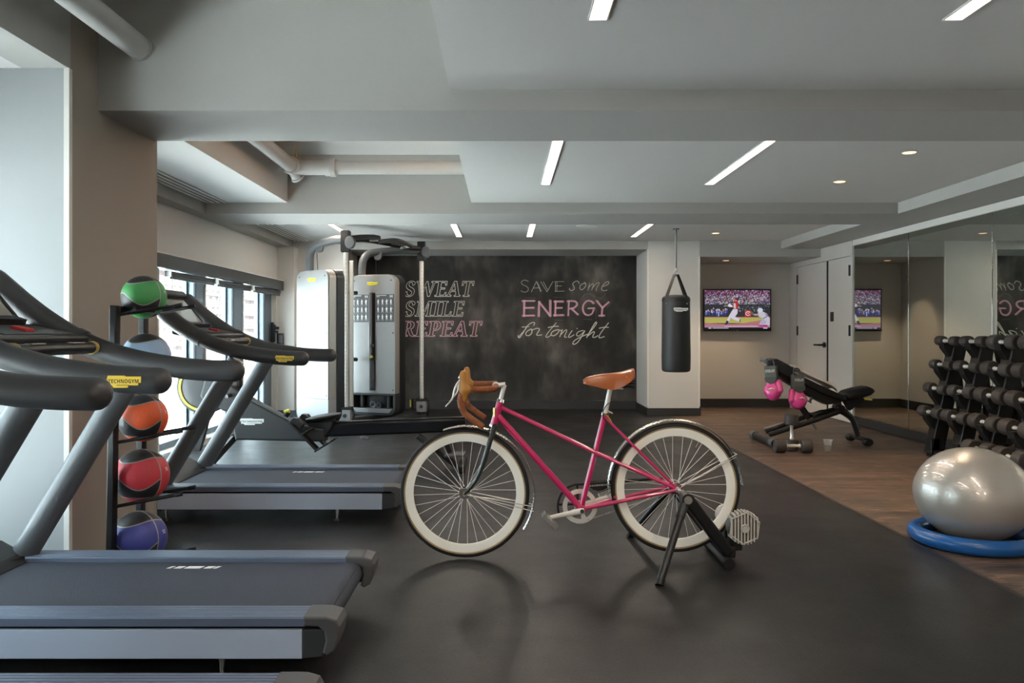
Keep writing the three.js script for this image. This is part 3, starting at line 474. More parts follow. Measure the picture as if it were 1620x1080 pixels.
// ---------------------------------------------------------------- rowing machine
{
  const D = 6.85, B = at(520, 0, D).setY(0), L = (x, y, d = D) => at(x, y, d).sub(B), P2 = (x, y) => { const p = L(x, y); return [p.x, p.y]; };
  const r = thing('rowing_machine', 'dark grey rowing machine with a yellow ringed flywheel and long seat rail', 'rowing machine', B);
  const c = L(323, 612), R = .212;
  const fw = part('flywheel', r, c); mesh('flywheel_disc', lathe([[0, .05], [.12, .05], [.16, .042], [R - .03, .034], [R - .03, -.034], [0, -.05]], 48).rotateX(Math.PI / 2), M.darkgrey, fw);
  mesh('yellow_ring', lathe([[R - .026, .03], [R - .026, .042], [R - .006, .042], [R - .002, .03], [R - .002, -.03], [R - .026, -.036]], 56).rotateX(Math.PI / 2), M.yellow, fw);
  mesh('outer_rim', lathe([[R - .001, .034], [R + .016, .03], [R + .018, -.03], [R - .001, -.034]], 56).rotateX(Math.PI / 2), M.darkgrey, fw);
  mesh('body_shell', extrude(poly([[338, 652], [352, 646], [362, 650], [372, 668], [377, 694], [440, 695], [516, 697], [516, 676], [470, 669], [447, 656.5], [402, 632.5], [376, 612], [352, 590], [330, 596], [322, 625]].map(([x, y]) => P2(x, y))), .17, .018, 3), M.darkgrey, r);
  mesh('body_edge', tube([L(400, 631), L(447, 655.5), L(470, 668)].map((p) => p.add(V(0, .004, .075))), .009, { seg: 12, rad: 8 }), M.tube, r);
  mesh('name_badge', badge(.205, .056).translate(...L(403.5, 665).add(V(0, 0, .0885)).toArray()), whiteBadge, r);
  mesh('seat_rail', [beam(L(505, 680), L(739, 671), .11, .115, .02), beam(L(509, 669), L(738, 660), .07, .02, .006)], M.gloss, r);
  mesh('rail_end_cap', beam(L(737, 671), L(741, 670.8), .118, .122, .01), M.black, r);
  const s = part('seat', r); mesh('seat_pad', loft([-1, -.9, -.6, 0, .6, .9, 1].map((u) => { const a = L(487 + (u + 1) * 25.5, 664 - (u + 1) * 3.5), w = .17 * Math.sqrt(Math.max(.1, 1 - u * u * .8)), o = []; for (let j = 0; j < 18; j++) { const q = j / 18 * Math.PI * 2; o.push(V(a.x, a.y + Math.sin(q) * .026 * (1 - .5 * u ** 4) + Math.cos(q) ** 2 * .014, Math.cos(q) * w)); } return o; })), M.vinyl, s);
  mesh('seat_carriage', extrude(poly([[490, 668], [530, 664], [528, 674], [516, 690], [504, 690], [492, 676]].map(([x, y]) => P2(x, y))), .15, .008), M.black, s);
  for (const z of [.15, -.15]) {
    const f = part('foot_plate', r, V(0, 0, z)); mesh('plate', beam(L(467, 664), L(508, 706), .11, .018), M.satin, f); mesh('heel_cup', beam(L(506, 709), L(527, 696), .11, .016), M.satin, f); mesh('foot_strap', tube([L(486, 683).add(V(0, 0, .055)), L(500, 678).add(V(0, .02, .03)), L(500, 678).add(V(0, .02, -.03)), L(486, 683).add(V(0, 0, -.055))], .008, { seg: 14, rad: 8 }), M.mat, f);
    mesh('toe_clip', extrude(poly([[466, 664], [472, 657], [480, 658], [489, 668], [484, 674], [476, 668]].map(([x, y]) => P2(x, y))), .09, .006), M.satin, f);
  }
  const h = part('row_handle', r); mesh('handle_post', rod(L(379, 592), L(379, 613), .022), M.black, h); mesh('handle_grip', rod(L(366, 625).add(V(0, 0, .12)), L(384, 613).add(V(0, 0, -.1)), .018, .018, 14), M.grip, h);
  mesh('drag_lever', [rod(L(449, 663), L(456, 652), .024, .022, 16)], M.black, r); mesh('lever_cap', rod(L(450, 652), L(458, 649.5), .018, .018, 16), M.yellow, r);
  const foot = part('front_foot', r); mesh('foot_strut', [beam(L(371, 692), L(336, 731, 6.7), .035, .05), beam(L(330, 650), L(312, 712), .05, .06)], M.darkgrey, foot); mesh('foot_bar', beam(V(L(320, 0).x, .045, .33), V(L(320, 0).x, .045, -.33), .06, .06, .02), M.tube, foot);
  const rl = part('rear_foot', r); mesh('leg_strut', [beam(L(660, 688), L(728, 740), .07, .05, .01), beam(L(700, 684), L(712, 716), .05, .04)], M.satin, rl); mesh('step_plate', beam(L(704, 722).add(V(0, .02, .0)), L(736, 722).add(V(0, .02, .0)), .22, .02), M.capgrey, rl); mesh('foot_bar', beam(V(L(731, 0).x, .035, .26), V(L(731, 0).x, .035, -.26), .07, .07, .02), M.black, rl);
  mesh('transport_clip', beam(L(572, 691), L(584, 693), .06, .02), M.steel, r);
}

// ---------------------------------------------------------------- cable machine
{
  const B = V(-1.7, 0, -10.05), L = (x, y, d) => at(x, y, d).sub(B);
  const m = thing('cable_machine', 'tall cable machine with two brushed silver weight towers in front of the chalkboard', 'cable machine', B);
  const panelTex = (s) => ctex(256, 384, (c, W, H) => { c.fillStyle = '#4b4e50'; c.fillRect(0, 0, W, H); c.fillStyle = '#d8dada'; c.fillRect(8, 12, 140, 8); c.fillRect(8, 28, 44, 8); for (let i = 0; i < 2; i++) c.fillRect(200 + i * 24, 12, 12, 32); for (let r = 0; r < 3; r++) for (let k = 0; k < 4; k++) { const x = 34 + k * 60, y = 70 + r * 104; c.strokeStyle = c.fillStyle = '#e6e8e8'; c.lineWidth = 7; c.beginPath(); c.arc(x, y + 6, 7, 0, 7); c.fill(); c.fillRect(x - 8, y + 16, 17, 30); c.beginPath(); c.moveTo(x - 8, y + 20); c.lineTo(x - 20 + ((k * 7 + r * 5 + s) % 5) * 4, y + 34); c.moveTo(x + 8, y + 20); c.lineTo(x + 22 - ((k * 3 + r + s) % 4) * 5, y + 12 + r * 8); c.moveTo(x - 4, y + 46); c.lineTo(x - 7, y + 70); c.moveTo(x + 4, y + 46); c.lineTo(x + 9, y + 70); c.stroke(); c.fillStyle = '#a7abab'; c.fillRect(x - 18, y + 80, 38, 4); } });
  const panelL = std(0xffffff, .4, { map: panelTex(0) }), panelR = std(0xffffff, .4, { map: panelTex(2) });
  function tower(x, d, ry, w, panels) {
    const t = part('weight_tower', m, V(x, 0, -d).sub(B), [0, ry, 0]), y0 = .1, ys = .385, y1 = 1.925;
    mesh('front_plate', extrude(poly2(w, ys, y1, .11), .018, .006, 3).translate(0, 0, .135), M.silver, t);
    mesh('side_band', extrude(poly2(w + .006, ys, y1 + .004, .115), .1, .01, 3).translate(0, 0, .073), std(0xa8a29b, .4, { metalness: .6 }), t);
    mesh('rear_shell', extrude(rrect(w + .02, y1 - y0 + .02, .12, 0, (y0 + y1) / 2), .16, .012, 3).translate(0, 0, -.055), M.satin, t);
    const lower = rrect(w + .004, ys - y0, [.11, .11, .004, .004], 0, (y0 + ys) / 2); if (panels) lower.holes.push(rrect(w - .06, .165, .01, 0, .275));
    mesh('lower_frame', extrude(lower, .12, .006, 2).translate(0, 0, .083), panels ? M.darkgrey : std(0x9a9c9e, .45), t);
    if (panels) {
    mesh('lower_lip', extrude(poly([[-w / 2 + .035, .19], [w / 2 - .035, .19], [w / 2 - .085, .135], [-w / 2 + .085, .135]]), .008, .002).translate(0, 0, .147), M.silver, t);
      mesh('guide_post', rod(V(-.19, .2, .06), V(-.19, .35, .06), .025), M.darkgrey, t); mesh('guide_post', rod(V(.2, .2, .06), V(.2, .35, .06), .025), M.darkgrey, t);
      mesh('pulley', new THREE.TorusGeometry(.035, .012, 8, 20).translate(-.03, .23, .07), M.tube, t); mesh('pulley', new THREE.TorusGeometry(.03, .01, 8, 20).translate(.06, .225, .08), M.tube, t);
    }
    mesh('badge', badge(.16, .045).translate(0, 1.81, .1475), limeBadge, t);
    for (const [bx, by] of [[-w / 2 + .06, 1.85], [w / 2 - .06, 1.85], [-w / 2 + .03, .43], [w / 2 - .03, .43], [-w / 2 + .03, 1.17], [w / 2 - .03, 1.17]]) mesh('panel_bolt', rod(V(bx, by, .14), V(bx, by, .147), .009, .009, 12), M.darkgrey, t);
    if (panels) {
      for (const [s, pm] of [[-1, panelL], [1, panelR]]) mesh('instruction_panel', unitUV(new THREE.BoxGeometry(w * .4, .36, .003).translate(s * w * .277, 1.49, .1465)), pm, t);
      mesh('stack_slot', extrude(rrect(.085, 1.27, .01, 0, 1.055), .004, .001).translate(0, 0, .1455), M.black, t);
      mesh('slot_cover', box(.042, .86, .018, -.022, 1.27, .155, .004), M.steel, t);
      for (let i = 0; i < 16; i++) mesh('weight_plate', box(.06, .019, .012, .004, .47 + i * .0245, .1515, .002), M.darkgrey, t);
      mesh('selector_pin', [rod(V(.01, .9, .15), V(.01, .9, .18), .012), new THREE.TorusGeometry(.022, .006, 8, 18).translate(.005, 1.0, .16)], M.black, t); mesh('pin_head', rod(V(.0, .86, .15), V(.0, .86, .175), .016), M.yellow, t);
    }
    return t;
  }
  function poly2(w, y0, y1, r) { return rrect(w, y1 - y0, [.004, .004, r, r], 0, (y0 + y1) / 2); }
  tower(-1.66, 10.42, -.35, .66, true); tower(-2.215, 9.62, -.72, .64, false);
  const col = (px, d, ptop, name) => {
    const c = part('pulley_column', m), x = at(px, 0, d).x - B.x, z = -d - B.z;
    mesh('column_tube', rod(V(x, .06, z), V(x, 2.22, z), .03, .03, 24), M.alu, c);
    for (let i = 0; i < 36; i++) mesh('adjust_hole', rod(V(x + .006, .3 + i * .05, z + .027), V(x + .007, .3 + i * .05, z + .0305), .007, .007, 10), M.steel, c);
    mesh('column_head', box(.11, .26, .11, x, 2.27, z, .012, 3), M.satin, c);
    mesh('head_wheel', lathe([[0, .02], [.05, .02], [.062, .01], [.065, 0], [.065, -.02], [0, -.03]], 28).rotateX(Math.PI / 2).scale(1, 1.25, 1).translate(x + .06, 2.255, z + .045), M.tube, c);
    mesh('carriage', box(.14, .15, .12, x, .18, z, .012, 3), M.silver, c);
    mesh('carriage_bolt', [rod(V(x, .18, z + .058), V(x, .18, z + .068), .024, .024, 20)], M.darkgrey, c);
    mesh('carriage_handle', [tube([V(x + .085, .26, z), V(x + .1, .2, z + .03), V(x + .09, .1, z + .02), V(x + .08, .05, z)], .012, { seg: 16, rad: 8 }), box(.16, .03, .13, x, .268, z, .006), rod(V(x, .1, z + .02), V(x, .03, z + .02), .03)], M.black, c);
    mesh('cable', rod(V(x + .045, .26, z + .02), V(x + .045, 2.2, z + .02), .003, .003, 8), M.black, c);
    return [x, z];
  };
  const [lx, lz] = col(547, 9.5), [rx, rz] = col(667, 10.67);
  mesh('indicator', box(.02, .1, .03, rx - .15, .22, rz, .003), M.yellow, m); mesh('indicator_holder', box(.03, .14, .04, rx - .125, .21, rz - .01, .004), M.black, m);
  const arm = (pts, br, cabTo) => { const a = part('top_arm', m); mesh('arm_tube', tube(pts, .05, { seg: 48, rad: 20 }), M.tube, a); mesh('pulley_bracket', extrude(poly([[-.06, .06], [.06, .06], [.06, -.02], [.042, -.06], [0, -.075], [-.042, -.06], [-.06, -.02]]), .03, .004).rotateY(-.3).translate(...br.toArray()), M.tube, a); mesh('cable', rod(br.clone().add(V(-.03, -.05, 0)), cabTo, .004, .004, 8), M.black, a); };
  arm([L(573, 440, 10.45), L(573, 424, 10.45), L(575, 411, 10.46), L(583, 402, 10.5), L(597, 398.5, 10.53), L(630, 396, 10.58), V(rx, 2.275, rz)], L(598, 403, 10.52), L(595, 437, 10.45));
  arm([L(490, 434, 9.64), L(490, 410, 9.64), L(492, 398, 9.63), L(499, 389, 9.6), L(512, 384, 9.57), L(530, 379.5, 9.53), V(lx, 2.29, lz)], L(505, 390, 9.58), L(503, 430, 9.62));
  mesh('arm_tag', beam(L(512, 379, 9.56), L(531, 375, 9.53), .03, .012), M.black, m);
  const pb = part('pull_up_bar', m);
  mesh('bar_tube', tube([V(lx, 2.28, lz), L(575, 378.5, 9.75), L(605, 383.5, 10.05), L(635, 389, 10.35), V(rx, 2.3, rz)], .034, { seg: 36, rad: 16 }), M.satin, pb);
  mesh('bar_grip', tube([L(556, 376, 9.55), L(572, 374.5, 9.62), L(590, 374.5, 9.7), L(599, 376, 9.76)], .028, { seg: 24, rad: 14, dome: 1 }), M.grip, pb);
  mesh('bar_grip', tube([L(601, 382.5, 9.95), L(612, 381, 9.95), L(626, 380, 10.0), L(640, 384, 10.15), L(651, 389.5, 10.3)], .028, { seg: 30, rad: 14, dome: 1 }), M.grip, pb);
  mesh('bar_clamp', [beam(L(584, 381, 9.8), L(597, 381, 9.85), .05, .02), beam(L(634, 392, 10.3), L(648, 390, 10.4), .05, .03)], M.steel, pb);
  for (const [ya, yb] of [[463, 463], [567.5, 568.5]]) { mesh('brace', rod(L(553, ya, 10.2), L(564, yb, 10.3), .026, .026, 14), M.satin, m); mesh('brace_end', rod(L(559, ya, 10.25), L(565, yb, 10.3), .016, .016, 12), M.steel, m); }
  mesh('guide_rail', box(.05, 2.0, .05, L(556, 0, 10.2).x, 1.1, L(556, 0, 10.2).z, .006), M.alu, m);
  mesh('base_frame', [beam(V(lx, .04, lz), V(rx, .04, rz), .1, .08, .01), beam(V(lx, .04, lz), V(-.55, .04, .42), .1, .08, .01), beam(V(rx, .04, rz), V(.04, .04, -.37), .1, .08, .01), beam(V(.04, .04, -.37), V(-.55, .04, .42), .12, .12, .01), rod(V(lx, .0, lz), V(lx, .1, lz), .075, .07, 24), rod(V(rx, .0, rz), V(rx, .08, rz), .075, .07, 24), box(.5, .1, .26, .04, .05, -.37, .01), box(.46, .1, .3, -.515, .05, .43, .01)], M.darkgrey, m);
}
// ---------------------------------------------------------------- pink bicycle (stands parallel to the picture, 4.14 m away)
{
  const D = 4.14, B = V(.345, 0, -D), L = (x, y, z = 0) => at(x, y, D).sub(B).add(V(0, 0, z));
  const b = thing('bicycle', 'magenta pink bicycle with white rims, tan drop bars and a brown leather saddle', 'bicycle', B);
  const spokeG = (a0, side, cross) => { const hub = V(Math.cos(a0 + cross) * .021, Math.sin(a0 + cross) * .021, side * .026), r = V(Math.cos(a0) * .268, Math.sin(a0) * .268, side * .004); return rod(hub, r, .0013, .0013, 6); };
  const spokes = []; for (let i = 0; i < 32; i++) spokes.push(spokeG(i / 32 * Math.PI * 2 + .05, i % 2 ? 1 : -1, (i % 4 < 2 ? 1 : -1) * .45));
  const wheel = (p) => {
    const w = part('wheel', b, p), ring = (prof) => toCreasedNormals(new THREE.LatheGeometry(prof.map(([r, z]) => new THREE.Vector2(r, z)), 96).rotateX(Math.PI / 2), .7);
    const tyreProf = []; for (let i = 0; i <= 16; i++) { const a = -Math.PI * .83 + i / 16 * Math.PI * 1.66; tyreProf.push([.3235 + Math.cos(a) * .0155, Math.sin(a) * .0162]); }
    mesh('tyre', ring(tyreProf), M.tyre, w);
    mesh('tyre_sidewall', [ring([[.311, .0135], [.313, .0155], [.317, .0172], [.3185, .0165]]), ring([[.3185, -.0165], [.317, -.0172], [.313, -.0155], [.311, -.0135]])], M.tan, w);
    mesh('rim', ring([[.268, 0], [.269, .006], [.30, .0125], [.312, .0125], [.312, -.0125], [.30, -.0125], [.269, -.006], [.268, 0]]), M.rim, w);
    for (const g of spokes) mesh('spoke', g, M.spoke, w);
    mesh('hub', [rod(V(0, 0, -.035), V(0, 0, .035), .012), rod(V(0, 0, .022), V(0, 0, .029), .029, .029, 24), rod(V(0, 0, -.029), V(0, 0, -.022), .029, .029, 24), rod(V(0, 0, -.05), V(0, 0, .05), .005)], M.chrome, w);
    mesh('axle_nut', [rod(V(0, 0, .046), V(0, 0, .058), .009, .009, 6), rod(V(0, 0, -.058), V(0, 0, -.046), .009, .009, 6)], M.steel, w);
    mesh('valve', rod(V(.27 * Math.cos(1.1), .27 * Math.sin(1.1), 0), V(.235 * Math.cos(1.1), .235 * Math.sin(1.1), 0), .0025, .0025, 8), M.steel, w);
    return w;
  };
  const fh = L(735.5, 779), rh = L(1068.5, 770.5); wheel(fh); wheel(rh);
  const BBp = L(919, 804), headT = L(791.5, 635), headB = L(781, 672), seatT = L(957, 655);
  const q = (a, c) => a.clone().add(V(0, 0, c));
  mesh('frame', [
    rod(headB, headT, .0185, .0185, 20), rod(L(787.5, 657), BBp, .0165, .0165, 20), rod(BBp, seatT, .0145, .0145, 20),
    rod(q(L(793, 644), .012), q(L(939, 714), .018), .0095), rod(q(L(793, 644), -.012), q(L(939, 714), -.018), .0095),
    rod(q(L(939, 714), .018), q(rh, .05), .009), rod(q(L(939, 714), -.018), q(rh, -.05), .009),
    rod(q(L(957, 660), .014), q(rh, .052), .0068), rod(q(L(957, 660), -.014), q(rh, -.052), .0068),
    rod(q(BBp, .02), q(L(1069, 771), .055), .0098), rod(q(BBp, -.02), q(L(1069, 771), -.055), .0098),
    rod(V(BBp.x, BBp.y, -.036), V(BBp.x, BBp.y, .036), .0205, .0205, 22),
    box(.04, .022, .006, rh.x, rh.y, .052, .002), box(.04, .022, .006, rh.x, rh.y, -.052, .002), rod(q(L(972, 785), -.02), q(L(972, 785), .02), .007)], M.pink, b);
  mesh('head_badge', unitUV(extrude(poly([[-.009, .025], [.009, .025], [.009, -.018], [0, -.028], [-.009, -.018]]), .003, .0006)).rotateY(-1.0).translate(L(783.5, 652).x - .006, L(783.5, 652).y, .014), M.brass, b);
  mesh('lug_ring', [rod(L(781, 672), L(780.4, 674.8), .0225, .0225, 20), rod(L(791.4, 635.5), L(792.3, 631), .0225, .019, 20), rod(L(956.6, 657), L(957.6, 653), .0185, .0185, 20)], M.chrome, b);
  mesh('fork', [0.052, -0.052].map((z) => tube([q(L(782, 674), z * .62), q(L(775, 697), z * .9), q(L(765, 731), z), q(L(753, 758), z), q(fh, z)], [.0135, .0135, .012, .009, .008], { seg: 28, rad: 14 })).concat([rod(q(L(782.5, 674), -.034), q(L(782.5, 674), .034), .016)]), M.fork, b);
  mesh('stem', [rod(L(792, 632), L(798.2, 608.5), .0115, .0115, 16), rod(L(799.5, 607.8), L(786, 609.5), .0125, .0125, 16), rod(q(L(784.5, 610), -.025), q(L(784.5, 610), .025), .018, .018, 18)], M.alu, b);
  for (const s of [1, -1]) {
    const z = .205 * s, dz = (a, k = 1) => at(...a, D - z * k).sub(B);
    const H = (x, y) => L(x, y, z);
    // bar centre line in the bar's own plane: top, forward, hook, drop
    mesh('handlebar_tape', tube([L(784.5, 610, .06 * s), L(784, 610, .13 * s), L(779, 611, .19 * s), H(765, 611.5), H(747, 611.5), H(735, 616), H(732, 630), H(737, 645), H(748, 655), H(765, 667)], Array.from({ length: 105 }, (_, i) => .0154 + .0014 * ((i % 3) / 2)), { seg: 208, rad: 16, dome: .4 }), M.tape, b);
    const tp = part('brake_hood', b, H(0, 0).setX(0).setY(0)); tp.position.set(0, 0, 0);
    const h0 = H(745, 613), c = H(738, 605), hb = blob((p) => { let d = capsule(p, H(751, 612), H(738, 611), .014, .02); d = smin(d, capsule(p, H(738, 611), H(735.5, 592), .0195, .0165), .02); d = smin(d, capsule(p, H(735.5, 592), H(735.8, 587), .0165, .0145), .01); d = smin(d, capsule(p, H(738, 613), H(737, 626), .019, .0145), .018); return d; }, c, .09, 40);
    mesh('rubber_hood', hb, M.hood, tp); mesh('pivot_cap', rod(H(731, 593), H(729, 592), .011, .007, 14), M.steel, tp);
    mesh('brake_lever', tube([H(731.5, 597), H(726, 605), H(722.5, 614), H(721, 622), H(717, 629), H(710, 636.5)], [.0085, .01, .0085, .008, .0065, .005], { seg: 30, rad: 12, dome: .8, sy: .7 }), M.alu, tp);
  }
  mesh('bar_centre', rod(L(784.5, 610, -.06), L(784.5, 610, .06), .013, .013, 16), M.alu, b);
  // fenders: a domed strip following the wheel
  const fender = (c, r, a0, a1, name) => { const secs = [], n = 60; for (let i = 0; i <= n; i++) { const a = (a0 + (a1 - a0) * i / n) * Math.PI / 180, o = []; const pr = []; for (let j = 0; j <= 8; j++) { const k = -1 + j / 4; pr.push([r + .006 * (1 - k * k), .027 * k]); } for (let j = 8; j >= 0; j--) { const k = -1 + j / 4; pr.push([r - .0014 + .006 * (1 - k * k), .0258 * k]); } for (const [R, z] of pr) o.push(V(c.x + Math.cos(a) * R, c.y + Math.sin(a) * R, z)); secs.push(o); } const g = loft(secs); const uv = g.attributes.uv; for (let i = 0; i < uv.count; i++) uv.setXY(i, uv.getX(i) * .8, uv.getY(i) * 6); return toCreasedNormals(g, .8); };
  const f1 = part('fender', b); mesh('mudguard', fender(fh.clone().add(V(.009, -.004, 0)), .3525, 110, -33), M.fender, f1);
  mesh('fender_stay', [rod(q(fh, .045), L(842, 799, .028), .0022, .0022, 8), rod(q(fh, -.045), L(842, 799, -.028), .0022, .0022, 8), rod(L(842, 799, -.03), L(842, 799, .03), .003, .003, 8), rod(q(fh, .045), L(843.5, 806.5, .028), .0022, .0022, 8)], M.steel, f1);
  const f2 = part('fender', b); mesh('mudguard', fender(rh.clone().add(V(-.003, .002, 0)), .3505, 188, 2), M.fender, f2);
  mesh('fender_stay', [rod(q(rh, .05), L(1163, 717, .028), .0022, .0022, 8), rod(q(rh, -.05), L(1163, 717, -.028), .0022, .0022, 8), rod(L(1163, 717, -.03), L(1163, 717, .03), .003, .003, 8), rod(q(rh, .05), L(1162, 721.5, .028), .0022, .0022, 8)], M.steel, f2);
  // drive side lies on the far side
  const ringC = V(BBp.x, BBp.y, -.05), teeth = []; for (let i = 0; i < 96; i++) { const a = i / 96 * Math.PI * 2, R = i % 2 ? .0945 : .0895; teeth.push([Math.cos(a) * R, Math.sin(a) * R]); }
  const crs = poly(teeth); { const hs = (a0, a1) => { const p = new THREE.Path(); p.absarc(0, 0, .068, a0, a1, false); p.absarc(0, 0, .032, a1, a0, true); p.closePath(); crs.holes.push(p); }; for (let i = 0; i < 5; i++) hs(i * 1.2566 + .22, i * 1.2566 + 1.04); }
  mesh('chainring', extrude(crs, .005, .0008, 1).translate(ringC.x, ringC.y, ringC.z), M.white, b);
  const crank = (tip, z, out) => { const p = part('crank_arm', b), d = tip.clone().sub(BBp).setZ(0).normalize(), n = V(-d.y, d.x, 0), secs = []; for (let i = 0; i <= 12; i++) { const t = i / 12, w = t < .06 || t > .96 ? .012 : .0165 - .006 * t, c = BBp.clone().setZ(0).lerp(tip.clone().setZ(0), t).addScaledVector(d, -.012 * (1 - t) + .012 * t), o = []; for (let j = 0; j < 12; j++) { const a = j / 12 * Math.PI * 2; o.push(c.clone().addScaledVector(n, Math.cos(a) * w).setZ(z + Math.sin(a) * .009)); } secs.push(o); } mesh('crank_bar', loft(secs), M.white, p); mesh('crank_bolt', rod(V(BBp.x, BBp.y, z + Math.sign(z) * .007), V(BBp.x, BBp.y, z + Math.sign(z) * .0115), .0105, .0105, 18), M.darkgrey, p); return p; };
  const pedal = (tip, z, rot) => { const p = part('pedal', b, V(tip.x, tip.y, z + Math.sign(z) * .055), [0, 0, rot]); mesh('cage', [box(.09, .022, .004, 0, 0, .045, .001), box(.09, .022, .004, 0, 0, -.04, .001), box(.004, .024, .085, .045, 0, 0, .001), box(.004, .024, .085, -.045, 0, 0, .001), ...[-.036, -.012, .012, .036].map((x) => box(.006, .03, .005, x, .002, .045, .001))], M.steel, p); mesh('spindle', rod(V(0, 0, -.06), V(0, 0, .045), .011), M.chrome, p); };
  const t1 = L(868, 814.5), t2 = L(966, 790); crank(t1, .058); crank(t2, -.066); pedal(t1, .058, -.75); pedal(t2, -.066, .3);
  const link = (a, c) => { const n = Math.round(a.distanceTo(c) / .0125), out = []; for (let i = 0; i < n; i++) { const p = a.clone().lerp(c, (i + .1) / n), r = a.clone().lerp(c, (i + .9) / n); out.push(beam(p, r, i % 2 ? .004 : .007, i % 2 ? .0085 : .0065, .0006)); } return out; };
  const ch = mesh('chain', [...link(L(926, 772, -.05), L(1066, 762, -.05)), ...link(L(931, 826, -.05), L(1066, 781, -.05))], M.steel, b); ch.userData.kind = 'stuff';
  mesh('sprocket', extrude(new THREE.Shape().absarc(0, 0, .034, 0, Math.PI * 2), .005, .001).translate(rh.x, rh.y, -.045), M.steel, b);
  // black chain guard hoop with its spokes, and the plate under the top run
  const hoop = []; for (let i = 0; i <= 14; i++) { const a = (205 - i * 8.5) * Math.PI / 180; hoop.push(V(BBp.x + Math.cos(a) * .117, BBp.y + Math.sin(a) * .117, -.06)); }
  const gd = part('chain_guard', b);
  mesh('guard_hoop', tube([...hoop, L(960, 766, -.06), L(1000, 762.5, -.06), L(1052, 760, -.06)], .0062, { seg: 70, rad: 10 }), M.black, gd);
  mesh('guard_spoke', beam(L(915, 768, -.06), L(915.5, 795, -.06), .003, .012), M.black, gd); mesh('guard_spoke', beam(L(884, 802, -.06), L(909, 801.5, -.06), .003, .012), M.black, gd);
  mesh('guard_plate', extrude(poly([[929, 765], [1000, 761], [1052, 759], [1050, 763], [1000, 766], [968, 772], [957, 779], [948, 780.5], [940, 778], [933, 772]].map(([x, y]) => { const p = L(x, y); return [p.x, p.y]; })), .003, .0008).translate(0, 0, -.066), M.black, gd);
  // saddle, post and clamp
  mesh('seat_post', [rod(L(957, 655), L(966, 612), .0128, .0128, 18), rod(q(L(966, 611), -.03), q(L(966, 611), .03), .012)], M.alu, b);
  const sd = part('saddle', b), N = 26, secs = [];
  const top = [[922.5, 601.5], [928, 597.5], [940, 594.5], [955, 592], [970, 590.5], [985, 588.5], [996, 585], [1001.5, 583.5]], wid = [.012, .021, .024, .03, .045, .07, .083, .07], skirt = [.014, .034, .052, .074, .084, .068, .052, .04];
  for (let i = 0; i <= 28; i++) { const f = i / 28 * 7, k = Math.min(6, Math.floor(f)), u = f - k, mix = (a, c) => a + (c - a) * u, c = L(mix(top[k][0], top[k + 1][0]), mix(top[k][1], top[k + 1][1])), w = mix(wid[k], wid[k + 1]), s = mix(skirt[k], skirt[k + 1]), o = []; for (let j = 0; j < N; j++) { const inner = j >= N / 2, v = inner ? 1 - (j - N / 2) / (N / 2 - 1) * 2 : -1 + j / (N / 2 - 1) * 2, m = inner ? .94 : 1; o.push(V(c.x, c.y - s * Math.pow(Math.abs(v), 2.6) * m - (inner ? .004 : 0) + .004 * (1 - v * v), Math.sin(v * Math.PI / 2) * w * m)); } secs.push(o); }
  mesh('saddle_leather', loft(secs), M.leather, sd);
  for (const [x, y] of [[931, 601], [988.5, 595], [994, 590]]) for (const s of [1, -1]) mesh('rivet', new THREE.SphereGeometry(.0038, 10, 8).translate(L(x, y).x, L(x, y).y, s * (x < 940 ? .021 : x < 990 ? .066 : .078)), M.brass, sd);
  for (const s of [1, -1]) { mesh('saddle_rail', tube([L(930, 605, .01 * s), L(950, 608, .022 * s), L(970, 611, .022 * s), L(984, 612, .025 * s), L(997, 611, .045 * s)], .0036, { seg: 30, rad: 8 }), M.black, sd); const coil = []; for (let i = 0; i <= 60; i++) { const a = i / 60 * Math.PI * 2 * 4.5; coil.push(V(L(996, 0).x + Math.cos(a) * .02, L(0, 613).y + i / 60 * .062, .05 * s + Math.sin(a) * .02)); } mesh('spring', tube(coil, .0034, { seg: 120, rad: 7 }), M.satin, sd); }
  mesh('saddle_clamp', [box(.05, .012, .05, L(978, 614).x, L(978, 614).y, 0, .003), rod(q(L(968, 613), -.032), q(L(968, 613), .032), .008), rod(q(L(981, 613), -.03), q(L(981, 613), .03), .006)], M.steel, sd);
  mesh('brake_cable', tube([L(963, 637, .014), L(958, 641, .02), L(953.5, 650, .022), L(954, 660, .018), L(961, 665, .012), L(966, 651, .016), L(964, 643, .016)], .0024, { seg: 40, rad: 7 }), M.black, b);
  mesh('rear_brake', [tube([L(957, 655, .02), L(962, 660, .02), L(966, 668, .016)], .006, { seg: 12, rad: 8, dome: 1 }), tube([L(957, 655, -.02), L(962, 660, -.02), L(966, 668, -.016)], .006, { seg: 12, rad: 8, dome: 1 }), rod(L(961, 657, -.02), L(961, 657, .02), .005)], M.hood, b);
  mesh('seat_bolt', [rod(q(L(963, 651), -.02), q(L(963, 651), .024), .006), rod(L(962, 650, .022), L(968, 653, .024), .004)], M.steel, b);
}
